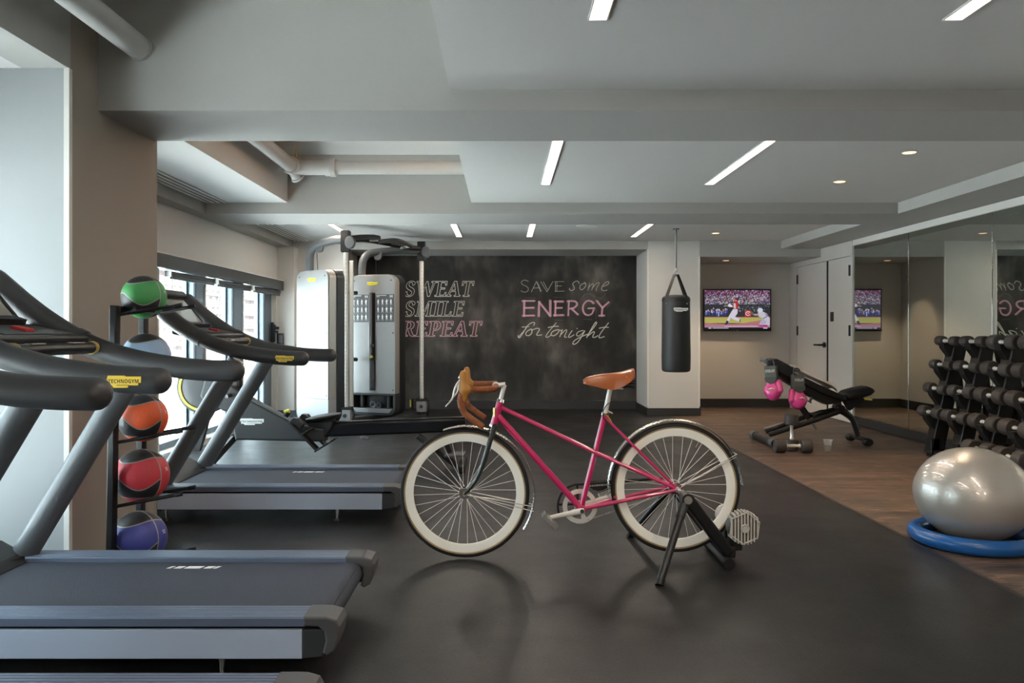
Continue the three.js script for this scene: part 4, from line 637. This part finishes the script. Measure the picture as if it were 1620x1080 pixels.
// ---------------------------------------------------------------- trainer stand
{
  const B = V(1.0, 0, -4.14), t = thing('bike_trainer', 'black folding bike trainer stand with a grey finned fan unit under the rear wheel', 'bike trainer', B), W = (x, y, z) => V(x - B.x, y, z);
  const hx = .900, hy = .372;
  for (const s of [1, -1]) {
    const c = part('axle_clamp', t); mesh('clamp_bolt', [rod(W(hx, hy, s * .064), W(hx, hy, s * .13), .011), rod(W(hx, hy, s * .062), W(hx, hy, s * .075), .017, .014, 18)], M.steel, c);
    mesh('pivot_knuckle', rod(W(.918, .35, s * .12), W(.918, .35, s * .205), .03, .03, 24), M.satin, c); mesh('pivot_bolt', [rod(W(.918, .35, s * .205), W(.918, .35, s * .212), .02, .02, 18)], M.steel, c);
    mesh('arm', beam(W(.915, .36, s * .165), W(1.145, .06, s * .13), .05, .062, .014), M.satin, t);
    const l = part('leg', t); mesh('leg_tube', rod(W(.91, .335, s * .175), W(.733, .012, s * .43), .0185, .0185, 20), M.satin, l); mesh('leg_socket', rod(W(.914, .345, s * .17), W(.873, .268, s * .228), .025, .022, 20), M.satin, l); mesh('rubber_foot', rod(W(.738, .022, s * .422), W(.7285, .0, s * .438), .021, .021, 18), M.black, l);
  }
  mesh('foot_bar', rod(W(1.125, .03, .19), W(1.125, .03, -.19), .024, .024, 20), M.satin, t);
  mesh('foot_cap', [rod(W(1.125, .03, .185), W(1.125, .03, .205), .03, .028, 20)], M.black, t); mesh('foot_cap', [rod(W(1.125, .03, -.185), W(1.125, .03, -.205), .03, .028, 20)], M.black, t);
  mesh('cross_plate', [beam(W(1.15, .075, .15), W(1.15, .075, -.15), .05, .06, .01), box(.07, .1, .05, 1.195 - B.x, .11, .05, .01), box(.06, .1, .04, 1.19 - B.x, .1, -.03, .01)], M.satin, t);
  const cx = 1.212, cy = .2, u = part('resistance_unit', t);
  mesh('roller', rod(W(cx - .008, cy + .008, -.05), W(cx - .008, cy + .008, .07), .0155, .0155, 24), M.steel, u);
  mesh('fan_body', lathe([[0, -.035], [.06, -.035], [.078, -.02], [.08, .02], [.07, .038], [.02, .046], [0, .046]], 28).rotateX(Math.PI / 2).translate(cx - B.x, cy, .12), std(0x5d5a55, .5), u);
  for (let i = 0; i < 9; i++) { const x = -.064 + i * .016, h = Math.sqrt(.084 ** 2 - x * x); mesh('fan_fin', box(.006, h * 2, .07, cx + x - B.x, cy, .135, .002), std(0xcac6bc, .4), u); }
  mesh('fan_ring', [new THREE.TorusGeometry(.08, .004, 8, 6).rotateZ(.4).translate(cx - B.x, cy, .168), new THREE.TorusGeometry(.018, .005, 8, 20).translate(cx - B.x, cy, .173), rod(W(cx, cy, .16), W(cx, cy, .176), .013, .013, 16)], std(0xbdb9b0, .45), u);
  mesh('unit_bracket', [box(.04, .1, .07, cx - .035 - B.x, cy - .005, .085, .012)], std(0xcac6bc, .4), u);
  mesh('flywheel', lathe([[0, .012], [.04, .012], [.052, .006], [.052, -.006], [.04, -.012], [0, -.012]], 32).rotateX(Math.PI / 2).translate(cx - .03 - B.x, cy + .015, -.085), M.alu, u);
  mesh('flywheel_axle', rod(W(cx - .02, cy + .01, -.09), W(cx - .008, cy + .008, -.04), .01), M.steel, u);
}
// ---------------------------------------------------------------- exercise ball on its ring
{
  const r = mesh('ring_stand', new THREE.TorusGeometry(.288, .043, 24, 96).rotateX(Math.PI / 2), M.blue); r.position.set(2.64, .043, -4.45); r.scale.set(1, 1, 1); tag(r, 'glossy blue ring base on the wood floor under the silver exercise ball', 'ring stand');
  const prof = []; for (let i = 0; i <= 48; i++) { const a = -Math.PI / 2 + i / 48 * Math.PI; prof.push(new THREE.Vector2(Math.max(.0001, Math.cos(a) * .303), Math.sin(a) * .262)); }
  const e = mesh('exercise_ball', new THREE.LatheGeometry(prof, 96), M.ball); e.position.set(2.64, .2745, -4.45); tag(e, 'large pearl silver exercise ball sitting in a blue ring on the wood floor', 'exercise ball');
}
// ---------------------------------------------------------------- punching bag
{
  const D = 9.85, K = .94, x = at(1069.5, 0, D).x, g = thing('punching_bag', 'black hanging punching bag with straps in front of the pale wall pier', 'punching bag', V(x, .686, -D)); const G = (o) => { o.scale.set(K, K, K); return o; };
  mesh('bag_body', lathe([[0, 0], [.15, 0], [.178, .012], [.187, .04], [.19, .2], [.186, .5], [.183, .8], [.182, .95], [.178, .985], [.16, 1.0], [.1, 1.015], [0, 1.02]], 48), std(0x242424, .55, { bumpMap: leatherBump, bumpScale: .0004 }), g);
  mesh('top_band', lathe([[.1825, .93], [.185, .935], [.185, .965], [.181, .975]], 48), M.black, g);
  for (let i = 0; i < 4; i++) { const a = Math.PI / 4 + i * Math.PI / 2 + .15, c = Math.cos(a), s = Math.sin(a), p = part('strap', g); mesh('webbing', [beam(V(c * .181, .88, s * .181), V(c * .178, 1.0, s * .178), .045, .006, .002), beam(V(c * .178, .99, s * .178), V(c * .03, 1.29, s * .03), .045, .006, .002)], M.black, p); mesh('strap_rivet', rod(V(c * .18, .9, s * .18), V(c * .19, .9, s * .19), .012, .012, 12), M.tube, p); }
  mesh('swivel_ring', [new THREE.TorusGeometry(.035, .007, 10, 24).translate(0, 1.3, 0), new THREE.TorusGeometry(.025, .006, 10, 20).rotateY(1.4).translate(0, 1.35, 0), rod(V(-.04, 1.275, 0), V(.04, 1.275, 0), .01)], M.steel, g);
  for (const o of g.children) G(o);
  mesh('hanger_rod', rod(V(0, 1.29, 0), V(0, 1.72, 0), .011), M.tube, g); mesh('ceiling_bracket', [rod(V(0, 1.70, 0), V(0, 1.784, 0), .011, .011, 16), rod(V(0, 1.772, 0), V(0, 1.784, 0), .04, .04, 24)], M.tube, g);
  const tx = badgeTex('#e8e8e4', '#38393a', 'TECHNOGYM'); const bd = mesh('badge', badge(.18, .05).translate(.02, .77, .1735), std(0xffffff, .5, { map: tx }), g);
}
// ---------------------------------------------------------------- television
{
  const D = 12.34, xl = 3.115, xr = 4.165, W = xr - xl, H = .655, t = thing('television', 'flat television on the alcove wall showing a baseball batter mid swing', 'television', V((xl + xr) / 2, 1.52, -D));
  const pic = ctex(1024, 576, (c, w, h) => {
    const pxm = (x) => (x - 195) / (1390 - 195) * w, pym = (y) => (y - 212) / (858 - 212) * h;
    c.fillStyle = '#4a3b52'; c.fillRect(0, 0, w, h);
    const R = (a) => a[Math.floor(rnd() * a.length)];
    for (let i = 0; i < 3200; i++) { const y = rnd() * h * .52, up = y / h; c.globalAlpha = rr(.5, .95); c.fillStyle = R(up < .14 ? ['#8a2f48', '#5a2b5e', '#7a3a50', '#2c2440', '#b090b0', '#d8c8e0'] : up < .3 ? ['#8a76b0', '#c8c0e0', '#f0ecf4', '#5a4a70', '#a03a48', '#2e3048', '#9a9a70'] : ['#3a4a6a', '#d8e0f0', '#2a2c3c', '#7a8a70', '#5a6a9a', '#a03a40', '#e8e4e0']); const s = rr(3, 12); c.beginPath(); c.ellipse(rnd() * w, y, s, s * rr(.7, 1.4), 0, 0, 7); c.fill(); }
    c.globalAlpha = 1; c.fillStyle = '#33343c'; c.fillRect(0, pym(450), w, pym(650) - pym(450));
    for (let i = 0; i < 34; i++) { const x = rnd() * pxm(620), y = pym(rr(520, 600)); c.fillStyle = R(['#3a52b8', '#4a66d0', '#28388a', '#c8ccec', '#3448a0']); c.fillRect(x, y, rr(10, 26), rr(30, 62)); c.fillStyle = R(['#c89a80', '#e8e8f4']); c.beginPath(); c.arc(x + 10, y - 8, 9, 0, 7); c.fill(); }
    for (let i = 0; i < 70; i++) { c.globalAlpha = .7; c.fillStyle = R(['#56606c', '#8892a0', '#22242a', '#70786a', '#cfd4dc']); c.fillRect(rr(pxm(800), w), pym(rr(460, 560)), rr(6, 22), rr(10, 34)); } c.globalAlpha = 1;
    c.fillStyle = '#7c3044'; c.fillRect(0, pym(648), w, 14);
    let g = c.createLinearGradient(0, pym(660), 0, pym(770)); g.addColorStop(0, '#b9b46a'); g.addColorStop(1, '#c9c45e'); c.fillStyle = g; c.fillRect(0, pym(662), w, pym(760) - pym(662));
    c.fillStyle = '#c07a80'; c.beginPath(); c.moveTo(0, pym(752)); c.quadraticCurveTo(pxm(700), pym(800), pxm(1000), pym(745)); c.lineTo(w, pym(690)); c.lineTo(w, h); c.lineTo(0, h); c.fill();
    c.fillStyle = '#b98aa8'; c.fillRect(0, pym(800), w, h); c.strokeStyle = '#efe4ec'; c.lineWidth = 7; c.beginPath(); c.moveTo(pxm(560), pym(815)); c.lineTo(pxm(1160), pym(812)); c.stroke();
    c.fillStyle = '#cf3448'; c.fillRect(pxm(932), pym(548), pxm(1045) - pxm(932), pym(652) - pym(548)); c.strokeStyle = '#fff'; c.lineWidth = 9; c.beginPath(); c.ellipse(pxm(988), pym(600), 36, 28, 0, .5, 5.8); c.stroke(); c.fillStyle = '#fff'; c.fillRect(pxm(972), pym(592), 30, 8);
    const P = (a, col) => { c.fillStyle = col; c.beginPath(); a.forEach(([x, y], i) => i ? c.lineTo(pxm(x), pym(y)) : c.moveTo(pxm(x), pym(y))); c.closePath(); c.fill(); };
    // batter
    P([[735, 385], [795, 365], [808, 440], [800, 530], [730, 525], [712, 480]], '#cc2c38'); P([[720, 430], [760, 430], [770, 520], [725, 515]], '#e3c5cc'); P([[720, 525], [800, 530], [795, 600], [752, 655], [850, 690], [850, 740], [720, 700], [672, 670], [630, 760], [585, 740], [640, 640], [690, 560]], '#e2deee');
    P([[600, 715], [640, 735], [605, 785], [565, 790], [572, 765]], '#3a3450'); P([[830, 695], [852, 700], [848, 745], [832, 742]], '#5a4a78'); c.fillStyle = '#2c2230'; c.beginPath(); c.ellipse(pxm(778), pym(365), 26, 17, 0, 0, 7); c.fill(); c.fillStyle = '#d8a890'; c.beginPath(); c.arc(pxm(765), pym(382), 13, 0, 7); c.fill();
    P([[640, 440], [700, 465], [712, 495], [640, 490], [610, 475]], '#f4f0fa'); c.strokeStyle = '#d8b8a8'; c.lineWidth = 9; c.beginPath(); c.moveTo(pxm(545), pym(478)); c.lineTo(pxm(640), pym(472)); c.stroke();
    // catcher
    P([[1165, 580], [1240, 560], [1330, 600], [1385, 690], [1385, 800], [1290, 790], [1255, 680], [1180, 650]], '#d2cee0'); P([[1255, 690], [1330, 730], [1290, 800], [1200, 800], [1195, 760]], '#bdb8d2'); P([[1195, 795], [1340, 790], [1345, 822], [1190, 818]], '#c82a78'); c.fillStyle = '#dfe2ee'; c.beginPath(); c.ellipse(pxm(1210), pym(545), 42, 34, 0, 0, 7); c.fill(); P([[1085, 605], [1170, 605], [1170, 640], [1090, 632]], '#d89aa0'); P([[1020, 560], [1075, 575], [1100, 640], [1060, 625]], '#5a7a58'); c.strokeStyle = '#3a3c58'; c.lineWidth = 9; c.beginPath(); c.moveTo(pxm(1300), pym(600)); c.lineTo(pxm(1345), pym(640)); c.lineTo(pxm(1260), pym(690)); c.stroke();
    c.fillStyle = '#1a141c'; c.fillRect(0, h - 22, w, 22); c.fillStyle = '#cfd4dc'; c.fillRect(pxm(340), h - 17, 250, 10); c.fillRect(pxm(265), h - 20, 46, 16); c.fillRect(pxm(1265), h - 20, 66, 16);
  });
  mesh('tv_case', box(W, H, .045, 0, 0, .0, .006), M.black, t);
  const scr = new THREE.MeshStandardMaterial({ color: 0x080808, roughness: .25, emissive: 0xffffff, emissiveMap: pic, emissiveIntensity: .62 });
  mesh('tv_screen', unitUV(new THREE.BoxGeometry(W - .03, H - .05, .002).translate(0, .01, .0235)), scr, t);
  mesh('tv_bezel', [box(W, .014, .008, 0, H / 2 - .007, .024, .002), box(W, .03, .008, 0, -H / 2 + .015, .024, .002), box(.014, H, .008, -W / 2 + .007, 0, .024, .002), box(.014, H, .008, W / 2 - .007, 0, .024, .002)], M.gloss, t);
  mesh('tv_logo', box(.02, .006, .003, 0, -H / 2 + .012, .0285, .001), M.steel, t); mesh('wall_mount', box(.3, .3, .04, 0, 0, -.04, .004), M.black, t);
  const l = new THREE.RectAreaLight(0xd8c8e8, .05, W - .03, H - .05); l.position.z = .04; l.rotation.y = Math.PI; t.add(l);
}
// ---------------------------------------------------------------- bench, towel, gloves, floor dumbbells, cup
const bx = (cx) => 2.507 + cx * .0012446, by = (cy) => 1.0825 - cy * .0012446, BD = 8.4;
{
  const B = V(3.2, 0, -BD), P = (cx, cy, z = 0) => V(bx(cx) - B.x, by(cy), z), P2 = (cx, cy) => [bx(cx) - B.x, by(cy)];
  const t = thing('weight_bench', 'black adjustable weight bench with raised backrest on the wood floor', 'bench', B);
  const padShape = [[250, 185], [255, 152], [290, 146], [330, 165], [425, 218], [432, 262], [700, 388], [866, 462], [872, 492], [845, 500], [700, 450], [600, 404], [440, 330], [300, 262]];
  mesh('back_pad', extrude(poly(padShape.map((p) => P2(...p))), .27, .02, 4), M.vinyl, t);
  mesh('back_plate', extrude(poly([[262, 205], [430, 275], [860, 492], [840, 520], [720, 535], [560, 452], [380, 340], [262, 250]].map((p) => P2(...p))), .16, .006), M.black, t);
  mesh('head_bar', rod(P(214, 160, -.1), P(214, 160, .1), .022, .022, 18), M.tube, t); mesh('head_bracket', beam(P(214, 165), P(260, 190), .1, .03), M.tube, t);
  const s = part('seat', t); mesh('seat_pad', loft([-1, -.92, -.7, 0, .7, .93, 1].map((u) => { const c = V(bx(990 + u * 118) - B.x, by(438 - u * 28), 0), k = Math.sqrt(Math.max(.12, 1 - Math.abs(u) ** 5)), o = []; for (let j = 0; j < 22; j++) { const q = j / 22 * Math.PI * 2, e = (x) => Math.sign(x) * Math.abs(x) ** .6; o.push(V(c.x - .24 * e(Math.sin(q)) * .045, c.y + e(Math.sin(q)) * .056 * k, e(Math.cos(q)) * .14 * (.75 + .25 * k))); } return o; })), M.vinyl, s); mesh('seat_plate', extrude(poly([[880, 500], [1040, 470], [1050, 500], [930, 588], [915, 560]].map((p) => P2(...p))), .09, .006), M.black, s); mesh('seat_lever', rod(P(1050, 488, .05), P(1112, 494, .05), .009), M.yellow, s);
  mesh('main_rail', tube([P(240, 790, .05), P(560, 690, .05), P(780, 612, .05), P(840, 590, .05)], .027, { seg: 24, rad: 16 }), M.satin, t); mesh('main_rail', tube([P(240, 775, -.06), P(560, 655, -.06), P(780, 598, -.06), P(840, 585, -.06)], .027, { seg: 24, rad: 16 }), M.satin, t);
  mesh('rail_sleeve', rod(P(225, 752, -.055), P(395, 700, -.055), .012), M.steel, t); mesh('support_post', tube([P(595, 655), P(545, 585), P(485, 500)], .032, { seg: 14, rad: 16 }), M.satin, t); mesh('cross_loop', tube([P(610, 640, .03), P(680, 605, .03), P(770, 600, .03), P(820, 608, .03)], .028, { seg: 20, rad: 14 }), M.gloss, t);
  mesh('rear_leg', tube([P(840, 530), P(855, 575), P(905, 610), P(960, 660), P(990, 730), P(1012, 810)], [.035, .042, .036, .03, .028, .026], { seg: 34, rad: 16 }), M.satin, t);
  mesh('pivot_hub', rod(P(845, 565, -.09), P(845, 565, .09), .035, .035, 20), M.satin, t);
  mesh('rear_foot', [rod(P(1020, 822, .19), P(1020, 822, -.19), .026, .026, 18)], M.satin, t); for (const z of [.2, -.2]) mesh('foot_pad', lathe([[0, -.04], [.03, -.04], [.042, -.02], [.042, .02], [.03, .04], [0, .04]], 24).rotateX(Math.PI / 2).scale(1.25, 1, 1).translate(...P(1020, 825, z).setY(.042).toArray()), M.satin, t);
  mesh('side_plate', beam(P(1000, 655, -.09), P(1045, 760, -.09), .06, .02), M.darkgrey, t);
  mesh('front_foot', rod(V(P(205, 0).x, .045, .36), V(P(205, 0).x, .045, -.36), .04, .04, 20), M.satin, t); for (const z of [.31, -.31]) mesh('foot_sleeve', rod(V(P(205, 0).x, .0465, z - .05), V(P(205, 0).x, .0465, z + .05), .0465, .0465, 20), M.tube, t);
  mesh('adjust_knob', [rod(P(600, 470, .06), P(580, 508, .06), .014), rod(P(578, 506, .06), P(574, 514, .06), .026, .026, 16)], M.tube, t); mesh('adjust_knob', [rod(P(520, 420, .05), P(521, 448, .05), .013)], M.tube, t); mesh('floor_stop', rod(P(625, 700), P(655, 745), .018), M.steel, t);
  const gl = tag(mesh('towel', loft([[427, 209], [432, 203], [470, 222], [560, 268], [660, 312], [740, 350], [782, 384], [784, 392]].map(([x, y], i) => { const o = [], n = 24; for (let j = 0; j < n; j++) { const inner = j >= n / 2, v = inner ? 1 - (j - n / 2) / (n / 2 - 1) * 2 : -1 + j / (n / 2 - 1) * 2, droop = Math.max(0, Math.abs(v) - .85) * .18; o.push(V(bx(x), by(y) + (inner ? -.0045 : .0045) - droop + .003 * Math.sin(v * 9 + i), -BD + v * (.148 + (inner ? 0 : .005)))); } return o; })), M.towel), 'folded white towel lying over the backrest of the black bench', 'towel');
  // boxing gloves hanging by their cuffs
  const cuffTex = ctex(256, 256, (c, w, h) => { c.fillStyle = '#565856'; c.fillRect(0, 0, w, h); c.fillStyle = '#e6e6e0'; c.font = 'bold 56px serif'; c.textAlign = 'center'; c.save(); c.translate(w / 2, 130); c.scale(.74, 1.5); c.fillText('EVERLAST', 0, 0); c.restore(); });
  const cuffM = std(0xffffff, .65, { map: cuffTex });
  function glove(cx, cy, z, ry, tilt, label, mirror) {
    const g = thing('boxing_glove', label, 'boxing glove', V(bx(cx), by(cy), -BD + z), ry, 'pink boxing gloves'); g.rotation.z = tilt; g.scale.setScalar(1.28);
    const m = mirror;
    const fist = blob((p) => { let d = capsule(p, V(0, -.13, 0), V(0, -.2, .006), .043, .058); d = smin(d, capsule(p, V(-.026 * m, -.2, .022), V(.028 * m, -.2, .022), .043, .042), .03); d = smin(d, capsule(p, V(0, -.23, -.005), V(0, -.235, .03), .05, .045), .03); return d; }, V(0, -.18, 0), .13, 46);
    mesh('fist', fist, M.pinkglove, g);
    mesh('thumb', blob((p) => capsule(p, V(-.056 * m, -.135, .02), V(-.062 * m, -.2, .035), .023, .026), V(-.06 * m, -.17, .03), .075, 30), M.pinkglove, g);
    const cs = []; for (const [y, w, dd] of [[0, .05, .035], [-.03, .051, .037], [-.07, .05, .037], [-.1, .049, .038], [-.13, .046, .04]]) { const o = []; for (let j = 0; j < 28; j++) { const q = j / 28 * Math.PI * 2, e = (x) => Math.sign(x) * Math.abs(x) ** .75; o.push(V(e(Math.cos(q)) * w, y, e(Math.sin(q)) * dd)); } cs.push(o); }
    mesh('cuff', loft(cs), M.cuff, g); mesh('cuff_print', unitUV(new THREE.BoxGeometry(.088, .09, .0015).translate(0, -.05, .0378)), cuffM, g);
    mesh('cuff_point', extrude(poly([[-.048, .0], [.048, .0], [.044, -.03], [0, -.062], [-.044, -.03]]), .008, .002).translate(0, -.09, .046), M.cuff, g);
    mesh('fist_mark', extrude(poly([[-.03, .006], [.0, .017], [.028, .002], [.014, .001], [.002, .008], [-.01, .003]]), .004, .001).translate(.006, -.19, .0745), M.logowhite, g);
    mesh('hang_strap', tube([V(-.03, -.005, 0), V(-.02, .045, -.012), V(.02, .045, -.012), V(.03, -.005, 0)], .006, { seg: 20, rad: 8 }), M.cuff, g);
  }
  glove(222, 202, .16, -.55, .1, 'pink boxing glove hanging at the top end of the bench, thumb towards us', -1);
  glove(434, 275, .19, .1, 0, 'pink boxing glove hanging on the near side of the bench backrest, mark facing us', 1);
}
// dumbbells: rubber heads on a chrome handle along x, centred
function makeDumbbell(hr, hl, grip, label, group) {
  const t = thing('dumbbell', label, 'dumbbell', V(0, 0, 0), 0, group);
  const head = lathe([[0, 0], [hr * .86, 0], [hr * .97, hl * .06], [hr, hl * .18], [hr, hl * .82], [hr * .97, hl * .94], [hr * .82, hl], [hr * .8, hl - .003], [0, hl - .003]], 32);
  mesh('head', head.clone().rotateZ(-Math.PI / 2).translate(grip / 2, 0, 0), M.rubberdb, t); mesh('head', head.clone().rotateZ(Math.PI / 2).translate(-grip / 2, 0, 0), M.rubberdb, t);
  mesh('handle', lathe([[.016, -grip / 2], [.02, -grip / 2 + .012], [.0145, -grip / 2 + .03], [.0175, 0], [.0145, grip / 2 - .03], [.02, grip / 2 - .012], [.016, grip / 2]], 20).rotateZ(Math.PI / 2), M.handle, t); return t;
}
{
  const a = makeDumbbell(.068, .105, .15, 'dumbbell lying on the wood floor in front of the bench foot, beside the cup', 'floor dumbbells'); a.position.set(2.836, .068, -7.75); a.rotation.y = -.06;
  const b = dup(a, V(2.885, .18, -7.92), 'dumbbell standing upright on one end behind the lying one', 'floor dumbbells', .3); b.rotation.z = Math.PI / 2;
}
{
  const t = thing('plastic_cup', 'clear plastic cup half full of water on the wood floor', 'cup', V(3.23, -.004, -7.87));
  mesh('cup_wall', lathe([[0, .002], [.03, .002], [.031, .006], [.042, .112], [.044, .114], [.044, .117], [.0415, .117], [.0405, .112], [.0296, .007], [0, .005]], 36), std(0xf8f8f6, .1, { transmission: .9, thickness: 0, ior: 1.4 }), t);
  mesh('water', lathe([[0, .008], [.0292, .008], [.034, .058], [0, .058]], 36), std(0xf6faf8, .02, { transmission: 1, thickness: .05, ior: 1.33 }), t);
}
// ---------------------------------------------------------------- dumbbell rack along the mirrors
{
  const t = thing('dumbbell_rack', 'black dumbbell rack of leaning saddle posts standing along the mirror wall', 'dumbbell rack', V(4.12, 0, -6.85));
  const ds = [7.47, 7.05, 6.62, 6.2], ang = .222, lift = .225;
  const onPost = (k, d) => V(4.045 + k * .052, .425 + k * lift, -d);      // dumbbell centre on tier k (0 lowest of four)
  const W = (v) => v.clone().sub(t.position);
  ds.forEach((d, i) => {
    const p = part('post', t), lo = i >= 2 ? -1 : 0;
    mesh('post_box', beam(W(V(4.06, .03, -d)), W(onPost(3, d).add(V(.09, -.02, 0))), .13, .12, .008), M.satin, p);
    for (let k = lo; k < 4; k++) { const c = W(onPost(k, d)); mesh('saddle', extrude(poly([[-.075, -.018], [-.045, -.02], [-.018, -.021], [0, -.021], [.018, -.021], [.05, -.012], [.085, -.01], [.1, -.14], [.03, -.19], [-.06, -.07]]), .085, .004).translate(c.x, c.y, c.z), M.black, p); }
    mesh('post_foot', [box(.09, .12, .09, W(V(4.05, 0, 0)).x, .13, W(V(0, 0, -d)).z + .02, .01)], M.black, p);
  });
  mesh('base_rail', [box(.08, .07, 1.42, -.05, .036, .015, .01), box(.08, .07, 1.42, .26, .036, .015, .01), ...ds.map((d) => box(.36, .06, .09, .1, .036, -d + 6.85, .01))], M.black, t);
  for (const d of ds) mesh('back_strut', beam(W(V(4.36, .06, -d)), W(V(4.27, 1.0, -d)), .05, .06), M.black, t);
  const tiers = ['bottom', 'third lowest', 'second highest', 'top'], postNames = ['farthest rack post', 'second rack post from the far end', 'third rack post from the far end', 'nearest rack post at the photo edge'];
  const sizes = [[.046, .047, .052, .056], [.05, .052, .056, .06], [.063, .064, .066, .068, .07], [.064, .066, .068, .07, .072]];
  const tierWords = [['top tier', 'second tier down', 'third tier down', 'lowest tier'], ['top tier', 'second tier down', 'third tier down', 'fourth tier down', 'lowest tier']];
  ds.forEach((d, i) => { const n = sizes[i].length; for (let k = 0; k < n; k++) { const tier = 3 - k, hr = sizes[i][k], o = makeDumbbell(hr, .075 + hr * .55, .135, 'dumbbell on the ' + tierWords[n - 4][k] + ' of the ' + postNames[i], 'dumbbells on the rack'); o.position.copy(onPost(tier, d)); o.rotation.y = Math.PI / 2; } });
}
// small black box and pull handle by the far window
{
  const t = thing('intercom_box', 'small dark control box on the wall end beside the far window', 'control box', at(443, 536, 10.9));
  mesh('box_case', box(.1, .16, .04, 0, 0, .0, .006), M.satin, t); mesh('box_face', box(.05, .1, .006, .012, 0, .022, .002), M.tube, t);
  const h = thing('window_handle', 'tall black pull handle on the last window post', 'handle', at(434, 527, 10.78));
  mesh('handle_bar', box(.035, .24, .03, 0, 0, 0, .008), M.satin, h); mesh('handle_knob', [rod(V(.01, .07, 0), V(.06, .07, 0), .022), rod(V(.01, .02, 0), V(.05, .02, 0), .018)], M.black, h); mesh('handle_plate', box(.03, .3, .05, -.03, 0, -.02, .004), M.frameDark, h);
}
renderer.render(scene, camera);
